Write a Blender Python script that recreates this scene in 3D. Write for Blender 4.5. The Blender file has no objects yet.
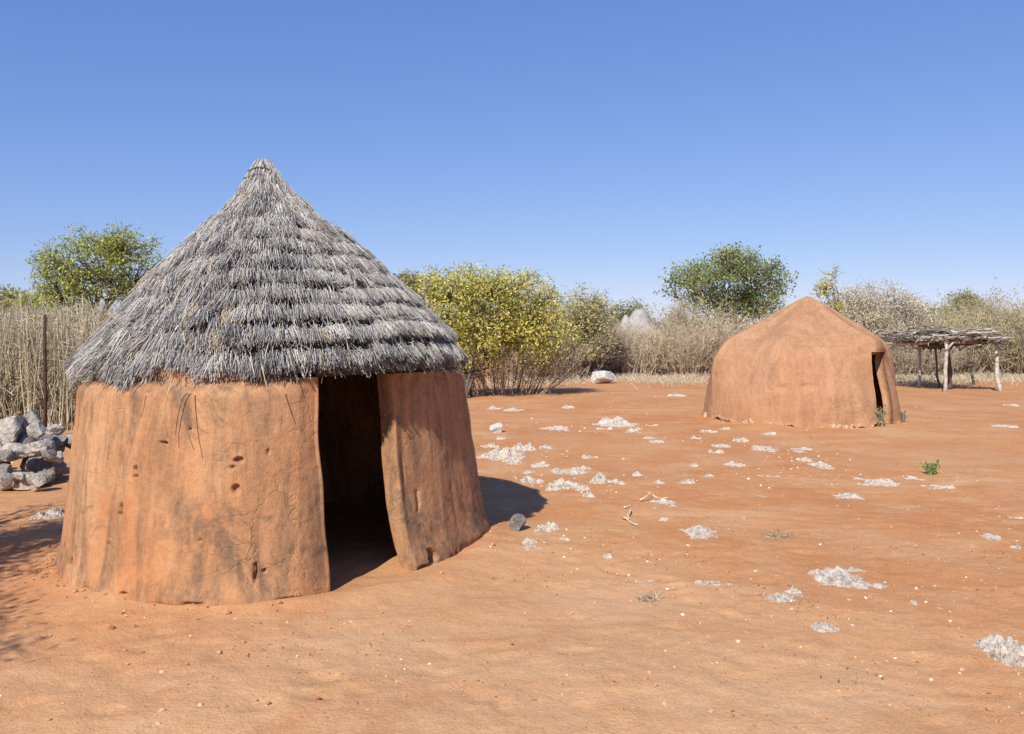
import bpy, math, random
import numpy as np
from mathutils import Vector
R = np.random.RandomState(7)
random.seed(7)
PI = math.pi
SC = bpy.context.scene
COL = SC.collection
F_PX = 853.0
CAM_H = 1.7
HOR = 335.0

# ------------------------------------------------------------------ helpers
def gp(px, py):
    """point of the flat ground under a photo position -> world x, y"""
    d = F_PX * CAM_H / (py - HOR)
    return (px - 512) / F_PX * d, d

def at(px, py, Y):
    return np.array([(px - 512) / F_PX * Y, Y, CAM_H - (py - HOR) / F_PX * Y])

def hash3(ix, iy, iz, seed):
    with np.errstate(over='ignore'):
        h = (ix.astype(np.uint32) * np.uint32(374761393) + iy.astype(np.uint32) * np.uint32(668265263)
             + iz.astype(np.uint32) * np.uint32(2147483647 - 58) + np.uint32(seed * 1013904223 & 0xffffffff))
        h = (h ^ (h >> np.uint32(13))) * np.uint32(1274126177)
        h = (h ^ (h >> np.uint32(16))) * np.uint32(2246822519)
        h = h ^ (h >> np.uint32(15))
    return h.astype(np.float64) / 4294967295.0

def vnoise(p, seed=0):
    p = np.asarray(p, float)
    i = np.floor(p).astype(np.int64)
    f = p - i
    f = f * f * (3 - 2 * f)
    out = 0
    for dx in (0, 1):
        for dy in (0, 1):
            for dz in (0, 1):
                w = (f[..., 0] if dx else 1 - f[..., 0]) * (f[..., 1] if dy else 1 - f[..., 1]) * (f[..., 2] if dz else 1 - f[..., 2])
                out = out + w * hash3((i[..., 0] + dx) & 0xffff, (i[..., 1] + dy) & 0xffff, (i[..., 2] + dz) & 0xffff, seed)
    return out * 2 - 1

def fbm(p, octv=4, seed=0, gain=0.5):
    a, s, n = 1.0, 0.0, 0.0
    p = np.asarray(p, float)
    for o in range(octv):
        s = s + a * vnoise(p * 2.0 ** o + 17.3 * o, seed + o)
        n += a
        a *= gain
    return s / n

def mesh_obj(name, V, F, mat, parent=None, tint=None, smooth=True, origin=None):
    """V: Nx3 world coords, F: list of index arrays (k-gons, all rows alike per array)"""
    V = np.asarray(V, float)
    org = np.zeros(3)
    if parent is not None:
        org = np.array(parent.location)
    elif origin is not None:
        org = np.asarray(origin, float)
    if not isinstance(F, list):
        F = [F]
    F = [np.asarray(f, np.int32) for f in F if len(f)]
    me = bpy.data.meshes.new(name)
    me.vertices.add(len(V))
    me.vertices.foreach_set('co', (V - org).astype(np.float32).ravel())
    nl = sum(f.size for f in F)
    npoly = sum(len(f) for f in F)
    me.loops.add(nl)
    me.loops.foreach_set('vertex_index', np.concatenate([f.ravel() for f in F]))
    me.polygons.add(npoly)
    sizes = np.concatenate([np.full(len(f), f.shape[1], np.int32) for f in F])
    starts = np.concatenate([[0], np.cumsum(sizes)[:-1]]).astype(np.int32)
    me.polygons.foreach_set('loop_start', starts)
    me.polygons.foreach_set('use_smooth', np.full(npoly, bool(smooth)))
    me.update(calc_edges=True)
    me.validate()
    if tint is not None:
        a = me.attributes.new('tint', 'FLOAT', 'POINT')
        a.data.foreach_set('value', np.asarray(tint, np.float32))
    me.materials.append(mat)
    o = bpy.data.objects.new(name, me)
    COL.objects.link(o)
    if parent is not None:
        o.parent = parent
    else:
        o.location = org
    return o

def tag(o, label, cat, group=None, kind=None):
    if label: o['label'] = label
    if cat: o['category'] = cat
    if group: o['group'] = group
    if kind: o['kind'] = kind
    return o

def thing(name, label, cat, loc, group=None):
    o = bpy.data.objects.new(name, None)
    o.empty_display_size = 0.2
    COL.objects.link(o)
    o.location = loc
    return tag(o, label, cat, group)

def unit(v):
    return v / np.maximum(np.linalg.norm(v, axis=-1, keepdims=True), 1e-9)

def needles(P, r0, r1, sides=3):
    """P: N x K x 3 polylines, r0/r1 base and tip radius (scalars or N). quads only."""
    P = np.asarray(P, float)
    N, K, _ = P.shape
    r0 = np.broadcast_to(np.asarray(r0, float), (N,))
    r1 = np.broadcast_to(np.asarray(r1, float), (N,))
    d = unit(P[:, -1] - P[:, 0])
    ref = np.where(np.abs(d[:, 2:3]) > 0.9, np.array([[1., 0, 0]]), np.array([[0, 0, 1.]]))
    a = unit(np.cross(d, ref))
    b = np.cross(d, a)
    ph = R.rand(N, 1)
    V = np.zeros((N, K, sides, 3))
    for k in range(K):
        t = k / (K - 1)
        r = (r0 * (1 - t) + r1 * t)[:, None]
        for s in range(sides):
            an = (s + ph) * 2 * PI / sides
            V[:, k, s] = P[:, k] + r * (np.cos(an) * a + np.sin(an) * b)
    idx = np.arange(N * K * sides).reshape(N, K, sides)
    q = []
    for k in range(K - 1):
        for s in range(sides):
            s2 = (s + 1) % sides
            q.append(np.stack([idx[:, k, s], idx[:, k, s2], idx[:, k + 1, s2], idx[:, k + 1, s]], 1))
    return V.reshape(-1, 3), np.concatenate(q), K * sides

def leaf_quads(C, size, ratio=0.5, up=0.3):
    """rhombic, slightly folded leaves at the points C"""
    N = len(C)
    size = np.broadcast_to(np.asarray(size, float), (N,))[:, None]
    d = unit(R.normal(size=(N, 3)) + np.array([0, 0, up]))
    s = unit(np.cross(d, R.normal(size=(N, 3))))
    n = np.cross(d, s)
    V = np.stack([C - d * size * .5, C + s * size * ratio * .5 + n * size * .06,
                  C + d * size * .5, C - s * size * ratio * .5 + n * size * .06], 1)
    return V.reshape(-1, 3), np.arange(4 * N).reshape(N, 4)

class MB:
    def __init__(s):
        s.V, s.F, s.T, s.n = [], [], [], 0
    def add(s, V, F, tint=0.5):
        V = np.asarray(V, float)
        s.V.append(V)
        for f in (F if isinstance(F, list) else [F]):
            s.F.append(np.asarray(f) + s.n)
        s.T.append(np.broadcast_to(np.asarray(tint, float), (len(V),)))
        s.n += len(V)
    def tube(s, path, rad, sides=6, tint=0.5, cap=True):
        P = np.asarray(path, float)
        K = len(P)
        rad = np.broadcast_to(np.asarray(rad, float), (K,))
        tan = unit(np.gradient(P, axis=0))
        ref = np.array([1., 0, 0]) if abs(tan[0][2]) > .8 else np.array([0, 0, 1.])
        V = np.zeros((K, sides, 3))
        for k in range(K):
            a = unit(np.cross(tan[k], ref))
            b = np.cross(tan[k], a)
            an = np.arange(sides) * 2 * PI / sides
            V[k] = P[k] + rad[k] * (np.cos(an)[:, None] * a + np.sin(an)[:, None] * b)
        idx = np.arange(K * sides).reshape(K, sides)
        q = [np.stack([idx[:-1, j], idx[:-1, (j + 1) % sides], idx[1:, (j + 1) % sides], idx[1:, j]], 1) for j in range(sides)]
        F = [np.concatenate(q)]
        if cap:
            F.append(idx[-1][None, :])
            F.append(idx[0][::-1][None, :])
        s.add(V.reshape(-1, 3), F, tint)
    def build(s, name, mat, parent=None, smooth=True, origin=None):
        return mesh_obj(name, np.concatenate(s.V), s.F, mat, parent, np.concatenate(s.T), smooth, origin)

def polyline(a, b, K, bow=0.1, rough=0.0):
    a, b = np.asarray(a, float), np.asarray(b, float)
    t = np.linspace(0, 1, K)[:, None]
    L = np.linalg.norm(b - a)
    off = R.normal(size=3) * bow * L
    P = a + (b - a) * t + off * (4 * t * (1 - t))
    if rough:
        j = R.normal(size=(K, 3)) * rough * L
        j[0] = 0; j[-1] = 0
        P = P + j
    return P

# ------------------------------------------------------------------ materials
class NT:
    def __init__(s, name):
        s.m = bpy.data.materials.new(name)
        s.m.use_nodes = True
        s.t = s.m.node_tree
        s.b = s.t.nodes['Principled BSDF']
        s.b.inputs['Roughness'].default_value = 0.95
        s.b.inputs['Specular IOR Level'].default_value = 0.12
        s.co = s.t.nodes.new('ShaderNodeTexCoord').outputs['Object']
    def link(s, a, b):
        s.t.links.new(a, b)
    def noise(s, scale, detail=5, rough=.55, vec=None, dist=0.0, sx=None):
        n = s.t.nodes.new('ShaderNodeTexNoise')
        n.inputs['Scale'].default_value = scale
        n.inputs['Detail'].default_value = detail
        n.inputs['Roughness'].default_value = rough
        n.inputs['Distortion'].default_value = dist
        v = vec or s.co
        if sx:
            mp = s.t.nodes.new('ShaderNodeMapping')
            mp.inputs['Scale'].default_value = sx
            s.link(v, mp.inputs['Vector'])
            v = mp.outputs[0]
        s.link(v, n.inputs['Vector'])
        return n.outputs['Fac']
    def ramp(s, fac, stops, interp='LINEAR'):
        r = s.t.nodes.new('ShaderNodeValToRGB')
        r.color_ramp.interpolation = interp
        e = r.color_ramp.elements
        while len(e) < len(stops): e.new(0.5)
        for i, (p, c) in enumerate(stops):
            e[i].position = p
            e[i].color = (c, c, c, 1) if isinstance(c, (int, float)) else (*c, 1)
        s.link(fac, r.inputs[0])
        return r.outputs[0]
    def mix(s, fac, a, b, mode='MIX'):
        m = s.t.nodes.new('ShaderNodeMix')
        m.data_type = 'RGBA'
        m.blend_type = mode
        for val, sock in ((fac, m.inputs[0]), (a, m.inputs[6]), (b, m.inputs[7])):
            if hasattr(val, 'is_linked'): s.link(val, sock)
            elif isinstance(val, (int, float)) and sock == m.inputs[0]: sock.default_value = val
            elif isinstance(val, (int, float)): sock.default_value = (val, val, val, 1)
            else: sock.default_value = (*val, 1)
        return m.outputs[2]
    def math(s, op, a, b=0.0, clamp=False):
        m = s.t.nodes.new('ShaderNodeMath')
        m.operation = op
        m.use_clamp = clamp
        for v, sock in ((a, m.inputs[0]), (b, m.inputs[1])):
            if hasattr(v, 'is_linked'): s.link(v, sock)
            else: sock.default_value = v
        return m.outputs[0]
    def attr(s, name='tint'):
        a = s.t.nodes.new('ShaderNodeAttribute')
        a.attribute_name = name
        return a.outputs['Fac']
    def color(s, c):
        s.link(c, s.b.inputs['Base Color'])
    def bump(s, h, strength=.5, dist=.02):
        n = s.t.nodes.new('ShaderNodeBump')
        n.inputs['Strength'].default_value = strength
        n.inputs['Distance'].default_value = dist
        s.link(h, n.inputs['Height'])
        s.link(n.outputs[0], s.b.inputs['Normal'])

def mat_tint(name, stops, trans=0.0, rough=.9, noise=0.0):
    """colour by the per-leaf / per-straw attribute"""
    n = NT(name)
    f = n.attr()
    c = n.ramp(f, stops)
    if noise:
        c = n.mix(noise, c, n.ramp(n.noise(14, 4), [(.3, .25), (.7, 1.0)]), 'MULTIPLY')
    n.color(c)
    n.b.inputs['Roughness'].default_value = rough
    if trans:
        tr = n.t.nodes.new('ShaderNodeBsdfTranslucent')
        n.link(c, tr.inputs['Color'])
        mx = n.t.nodes.new('ShaderNodeMixShader')
        mx.inputs[0].default_value = trans
        out = n.t.nodes['Material Output']
        n.link(n.b.outputs[0], mx.inputs[1]); n.link(tr.outputs[0], mx.inputs[2])
        n.link(mx.outputs[0], out.inputs['Surface'])
    return n.m

def mat_ground():
    n = NT('red_earth')
    big = n.noise(.22, 5, .6)
    mid = n.noise(1.1, 6, .62, dist=.6)
    fine = n.noise(9, 6, .7)
    grit = n.noise(70, 3, .6)
    c = n.ramp(big, [(.32, (.49, .205, .078)), (.5, (.53, .25, .103)), (.68, (.565, .285, .122))])
    dust = n.ramp(mid, [(.42, 0.0), (.66, 1.0)])
    c = n.mix(n.math('MULTIPLY', dust, .45), c, (.60, .38, .21))
    # the trodden pale sand in front of the round hut
    sep = n.t.nodes.new('ShaderNodeSeparateXYZ'); n.link(n.co, sep.inputs[0])
    dx = n.math('MULTIPLY', n.math('SUBTRACT', sep.outputs[0], -.2), .26)
    dy = n.math('MULTIPLY', n.math('SUBTRACT', sep.outputs[1], 3.6), .27)
    rad = n.math('SQRT', n.math('ADD', n.math('MULTIPLY', dx, dx), n.math('MULTIPLY', dy, dy)))
    rad = n.math('ADD', rad, n.math('MULTIPLY', n.math('SUBTRACT', n.noise(.7, 4), .5), .9))
    sand = n.ramp(rad, [(.35, 1.0), (1.0, 0.0)])
    c = n.mix(n.math('MULTIPLY', sand, .62), c, (.598, .365, .195))
    dark = n.ramp(n.noise(2.7, 5, .7, dist=.4), [(.56, 0.0), (.74, 1.0)])
    c = n.mix(n.math('MULTIPLY', dark, .35), c, (.40, .18, .078))
    c = n.mix(.36, c, n.ramp(fine, [(.3, .62), (.62, 1.0)]), 'MULTIPLY')
    pat = n.noise(.55, 7, .66, dist=.8)
    c = n.mix(n.math('MULTIPLY', n.ramp(pat, [(.50, 0.0), (.60, 1.0)]), .30), c, (.43, .165, .062))
    c = n.mix(n.math('MULTIPLY', n.ramp(n.noise(.9, 6, .6, sx=(.5, 1.6, 1), dist=.7), [(.55, 0.0), (.66, 1.0)]), .38), c, (.64, .40, .225))
    c = n.mix(.38, c, n.ramp(grit, [(.3, .5), (.6, 1.0)]), 'MULTIPLY')
    sp = n.ramp(n.noise(34, 2, .5), [(.70, 0.0), (.76, 1.0)])
    c = n.mix(n.math('MULTIPLY', sp, .3), c, (.66, .50, .36))
    n.color(c)
    h = n.math('ADD', n.math('MULTIPLY', fine, .8), n.math('MULTIPLY', grit, .25))
    n.bump(h, .55, .035)
    return n.m

def mat_mud(name, base, pale, dark, stain=.6, bd=.02):
    n = NT(name)
    a = n.noise(1.3, 5, .6)
    c = n.ramp(a, [(.3, base), (.7, pale)])
    # broad blotches of pale dried mud and of dark weathering
    st = n.noise(1.0, 7, .66, sx=(3.4, 3.4, .62), dist=1.1)
    spk = n.noise(17, 6, .75)
    m1 = n.ramp(st, [(.44, 0.0), (.60, 1.0)])
    m1 = n.math('MULTIPLY', m1, n.ramp(spk, [(.32, .45), (.58, 1.0)]))
    c = n.mix(n.math('MULTIPLY', m1, stain), c, dark)
    st2 = n.noise(1.0, 5, .6, sx=(13, 13, .55), dist=.3)
    c = n.mix(n.math('MULTIPLY', n.ramp(st2, [(.54, 0.0), (.68, 1.0)]), stain * .5), c, pale)
    st3 = n.noise(1.0, 5, .6, sx=(16, 16, .7), dist=.4)
    c = n.mix(n.math('MULTIPLY', n.ramp(st3, [(.58, 0.0), (.68, 1.0)]), stain * .35), c, dark)
    bl = n.noise(2.1, 7, .72, dist=1.0)
    m2 = n.math('MULTIPLY', n.ramp(bl, [(.53, 0.0), (.62, 1.0)]), n.ramp(spk, [(.36, .25), (.6, 1.0)]))
    c = n.mix(n.math('MULTIPLY', m2, stain * .9), c, dark)
    f = n.noise(26, 6, .7)
    c = n.mix(.4, c, n.ramp(f, [(.3, .6), (.6, 1.0)]), 'MULTIPLY')
    g = n.noise(140, 3, .6)
    c = n.mix(.28, c, n.ramp(g, [(.3, .5), (.6, 1.0)]), 'MULTIPLY')
    n.color(c)
    cr = n.t.nodes.new('ShaderNodeTexVoronoi'); cr.feature = 'DISTANCE_TO_EDGE'; cr.inputs['Scale'].default_value = 3.2
    dn = n.t.nodes.new('ShaderNodeTexNoise'); dn.inputs['Scale'].default_value = 4; dn.inputs['Detail'].default_value = 5
    n.link(n.co, dn.inputs['Vector'])
    vm = n.t.nodes.new('ShaderNodeVectorMath'); vm.operation = 'MULTIPLY_ADD'; vm.inputs[1].default_value = (.5, .5, .5)
    n.link(dn.outputs['Color'], vm.inputs[0]); n.link(n.co, vm.inputs[2]); n.link(vm.outputs[0], cr.inputs['Vector'])
    crack = n.ramp(cr.outputs['Distance'], [(0, 0.0), (.018, 1.0)])
    crack = n.mix(n.ramp(n.noise(1.7, 3), [(.5, 0.0), (.6, 1.0)]), (1, 1, 1), crack)
    tr = n.noise(7, 6, .62, dist=.5)
    h = n.math('ADD', n.math('ADD', n.math('MULTIPLY', tr, .55), n.math('MULTIPLY', f, .5)), n.math('MULTIPLY', g, .22))
    h = n.math('ADD', h, n.math('MULTIPLY', crack, .25))
    n.bump(h, .8, bd)
    return n.m

def mat_rock(name, lo, hi, darkspot, sc=9.0, dust=.35):
    n = NT(name)
    a = n.noise(sc, 7, .68)
    c = n.ramp(a, [(.32, lo), (.62, hi)])
    pit = n.ramp(n.noise(sc * 3.2, 5, .7), [(.34, 1.0), (.46, 0.0)])
    c = n.mix(n.math('MULTIPLY', pit, .8), c, darkspot)
    d = n.ramp(n.noise(sc * .5, 4, .6), [(.5, 0.0), (.7, 1.0)])
    c = n.mix(n.math('MULTIPLY', d, dust), c, (.46, .25, .13))
    n.color(c)
    n.bump(n.noise(sc * 4.5, 6, .7), .9, .03)
    return n.m

M = {}
M['ground'] = mat_ground()
M['mud'] = mat_mud('red_mud_plaster', (.445, .190, .080), (.525, .295, .155), (.17, .112, .070), .85)
M['mud2'] = mat_mud('tan_mud_plaster', (.44, .222, .112), (.51, .30, .172), (.31, .165, .09), .55, .035)
M['foundation'] = mat_rock('crumbled_mud', (.36, .20, .11), (.60, .42, .28), (.14, .07, .04), 6)
M['calcrete'] = mat_rock('pale_calcrete', (.33, .27, .21), (.70, .64, .55), (.15, .11, .08), 9, .5)
M['whiterock'] = mat_rock('white_limestone', (.38, .355, .32), (.68, .65, .60), (.16, .14, .12), 7, .25)
M['greyrock'] = mat_rock('grey_rock', (.25, .222, .19), (.58, .535, .47), (.08, .065, .052), 7, .3)
M['darkrock'] = mat_rock('dark_grey_rock', (.16, .145, .13), (.33, .30, .27), (.06, .052, .046), 8, .3)
M['mound'] = mat_rock('grey_mound', (.24, .225, .21), (.40, .375, .35), (.13, .12, .11), 1.6, .1)
M['gravel'] = mat_tint('gravel', [(0, (.30, .13, .06)), (.5, (.48, .25, .13)), (1, (.72, .62, .50))])
M['thatch'] = mat_tint('weathered_thatch', [(0, (.055, .048, .043)), (.35, (.23, .217, .207)), (.8, (.57, .545, .515)), (.88, (.70, .66, .60)), (.91, (.42, .31, .17)), (1, (.55, .42, .24))], 0, .8)
M['thatchbase'] = mat_rock('thatch_core', (.06, .055, .05), (.12, .11, .10), (.03, .03, .03), 20, 0)
M['wire'] = mat_tint('binding_cord', [(0, (.07, .06, .055)), (1, (.10, .09, .08))])
M['wood'] = mat_tint('weathered_wood', [(0, (.09, .07, .055)), (.5, (.34, .29, .24)), (1, (.62, .56, .48))], 0, .85, .6)
M['bark'] = mat_tint('bark', [(0, (.07, .055, .045)), (1, (.24, .19, .15))], 0, .9, .5)
M['barkgrey'] = mat_tint('pale_bark', [(0, (.18, .15, .125)), (1, (.40, .34, .28))], 0, .9, .4)
M['postmetal'] = mat_rock('rusty_post', (.06, .035, .025), (.11, .06, .04), (.03, .02, .015), 12, 0)
M['leafA'] = mat_tint('yellow_green_leaves', [(0, (.18, .25, .05)), (.5, (.44, .50, .10)), (1, (.70, .66, .16))], .45)
M['leafB'] = mat_tint('yellow_leaves', [(0, (.30, .34, .08)), (.4, (.64, .60, .14)), (1, (.84, .74, .22))], .42)
M['leafC'] = mat_tint('deep_green_leaves', [(0, (.09, .13, .05)), (.5, (.24, .295, .105)), (1, (.47, .48, .18))], .38)
M['leafO'] = mat_tint('olive_leaves', [(0, (.17, .18, .075)), (.5, (.33, .35, .14)), (1, (.58, .52, .23))], .35)
M['leafP'] = mat_tint('pale_dry_leaves', [(0, (.40, .34, .22)), (.5, (.62, .54, .38)), (1, (.80, .73, .55))], .35)
M['leafR'] = mat_tint('russet_dry_leaves', [(0, (.22, .14, .08)), (.5, (.40, .28, .15)), (1, (.55, .42, .22))], .3)
M['twig'] = mat_tint('dry_twigs', [(0, (.22, .165, .12)), (.5, (.50, .40, .29)), (1, (.76, .65, .48))])
M['straw'] = mat_tint('dry_grass', [(0, (.22, .17, .11)), (.5, (.54, .46, .31)), (1, (.82, .74, .56))], .2)
M['weed'] = mat_tint('weed_leaves', [(0, (.10, .15, .05)), (1, (.30, .38, .14))], .3)
M['greyweed'] = mat_tint('grey_green_leaves', [(0, (.14, .15, .09)), (1, (.30, .32, .20))], .3)
def mat_hill():
    n = NT('scrubby_hill')
    n.color(n.ramp(n.noise(.08, 6, .7), [(.35, (.09, .09, .05)), (.65, (.17, .15, .085))]))
    return n.m
M['hill'] = mat_hill()

# ------------------------------------------------------------------ light, sky, camera
SUN_EL = math.radians(40)
sdir = np.array([-.40, -.917, 0]); sdir /= np.linalg.norm(sdir)       # towards the sun, on the ground
w = bpy.data.worlds.new('World'); SC.world = w; w.use_nodes = True
nt = w.node_tree
sky = nt.nodes.new('ShaderNodeTexSky'); sky.sky_type = 'NISHITA'
sky.sun_disc = False
sky.sun_elevation = SUN_EL
sky.sun_rotation = math.atan2(sdir[0], sdir[1])
sky.altitude = 1200; sky.air_density = 1.0; sky.dust_density = .25; sky.ozone_density = 6.0
sep_ = nt.nodes.new('ShaderNodeSeparateColor'); cmb = nt.nodes.new('ShaderNodeCombineColor')
nt.links.new(sky.outputs[0], sep_.inputs[0])
for ch, (k_, g_) in enumerate(((.99, .86), (1.18, .70), (2.54, .43))):     # deep clear high-plateau blue
    p_ = nt.nodes.new('ShaderNodeMath'); p_.operation = 'POWER'; p_.inputs[1].default_value = g_
    q_ = nt.nodes.new('ShaderNodeMath'); q_.operation = 'MULTIPLY'; q_.inputs[1].default_value = k_
    nt.links.new(sep_.outputs[ch], p_.inputs[0]); nt.links.new(p_.outputs[0], q_.inputs[0]); nt.links.new(q_.outputs[0], cmb.inputs[ch])
nt.links.new(cmb.outputs[0], nt.nodes['Background'].inputs[0])
nt.nodes['Background'].inputs[1].default_value = .10
sl = bpy.data.lights.new('sun', 'SUN'); sl.energy = 4.35; sl.angle = math.radians(.5); sl.color = (1, .945, .86)
so = bpy.data.objects.new('sun', sl); COL.objects.link(so)
dvec = Vector((-sdir[0] * math.cos(SUN_EL), -sdir[1] * math.cos(SUN_EL), -math.sin(SUN_EL)))
so.rotation_euler = dvec.to_track_quat('-Z', 'Y').to_euler()
so.location = (-8, -18, 16)
cam = bpy.data.cameras.new('camera'); co = bpy.data.objects.new('camera', cam); COL.objects.link(co)
cam.sensor_width = 36; cam.lens = 36 * F_PX / 1024
cam.shift_y = -(367 - HOR) / 1024
cam.clip_start = .05; cam.clip_end = 8000
co.location = (0, 0, CAM_H); co.rotation_euler = (PI / 2, 0, 0)
SC.camera = co
SC.view_settings.view_transform = 'Standard'; SC.view_settings.look = 'None'
SC.view_settings.gamma = 1; SC.view_settings.exposure = .54

# ------------------------------------------------------------------ ground
def gheight(x, y):
    p = np.stack([x, y, np.zeros_like(x)], -1)
    d = np.hypot(x, y)
    fade = np.clip(1 - (d - 25) / 40, 0, 1)
    h = fbm(p * .55, 3, 3) * .035 + fbm(p * 2.6, 3, 9) * .014 + fbm(p * 8.0, 3, 5) * .009
    return h * fade

def axis(lo, hi, step, far):
    a = [np.arange(lo, hi + 1e-6, step)]
    v, s, up = hi, step, []
    while v < far:
        s = min(s * 1.22, 400); v += s; up.append(v)
    v, s, dn = lo, step, []
    while v > -far:
        s = min(s * 1.22, 400); v -= s; dn.append(v)
    return np.concatenate([np.array(dn[::-1]), a[0], np.array(up)])
gx = axis(-4.6, 5.4, .034, 4000)
gy = axis(3.3, 10.5, .034, 4000)
X, Y = np.meshgrid(gx, gy)
Z = gheight(X, Y)
# scuffs and old footprints in the loose sand
for i in range(260):
    d = 3.8 / (R.rand() * .8 + .2); fx, fy = R.uniform(-.62, .62) * d, d
    if math.hypot(fx + 1.87, fy - 7.05) < 1.95: continue
    an = R.uniform(0, PI); la, lb_ = R.uniform(.09, .15), R.uniform(.04, .07); dp = R.uniform(.003, .009)
    i0, i1 = np.searchsorted(gx, (fx - .4, fx + .4)); j0, j1 = np.searchsorted(gy, (fy - .4, fy + .4))
    if i1 <= i0 or j1 <= j0: continue
    xx, yy = X[j0:j1, i0:i1] - fx, Y[j0:j1, i0:i1] - fy
    u, v = xx * math.cos(an) + yy * math.sin(an), -xx * math.sin(an) + yy * math.cos(an)
    q = (u / la) ** 2 + (v / lb_) ** 2
    Z[j0:j1, i0:i1] += -dp * np.exp(-q ** 2) + dp * .55 * np.exp(-((np.sqrt(q) - 1.35) / .3) ** 2)
# soil heaped a little against the two hut walls
for cx, cy, rr, hh in ((-1.87, 7.05, 1.68, .035), (5.9, 17.43, 1.95, .05)):
    d = np.hypot(X - cx, Y - cy) - rr
    Z = Z + hh * np.exp(-(d / .16) ** 2)
nx_, ny_ = len(gx), len(gy)
idx = np.arange(nx_ * ny_).reshape(ny_, nx_)
Fg = np.stack([idx[:-1, :-1], idx[:-1, 1:], idx[1:, 1:], idx[1:, :-1]], -1).reshape(-1, 4)
tag(mesh_obj('ground', np.stack([X, Y, Z], -1).reshape(-1, 3), Fg, M['ground']), None, None, None, 'structure')

def gh(x, y):
    return float(gheight(np.array([x]), np.array([y]))[0])

# ------------------------------------------------------------------ the round thatched hut
HC = np.array([-1.87, 7.05])
tabT = np.array([-180, -145, -120, -99, -85, -72, -65.5, -50, -35.5, -12, 12, 35, 60, 120, 180.])
tabR = np.array([1.62, 1.66, 1.72, 1.77, 1.74, 1.63, 1.53, 1.46, 1.40, 1.50, 1.70, 1.75, 1.70, 1.64, 1.62])
def hut_r(th):
    t = (th + 180) % 360 - 180
    return np.interp(t, tabT, tabR)

def lump(V, d):
    return V

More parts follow.
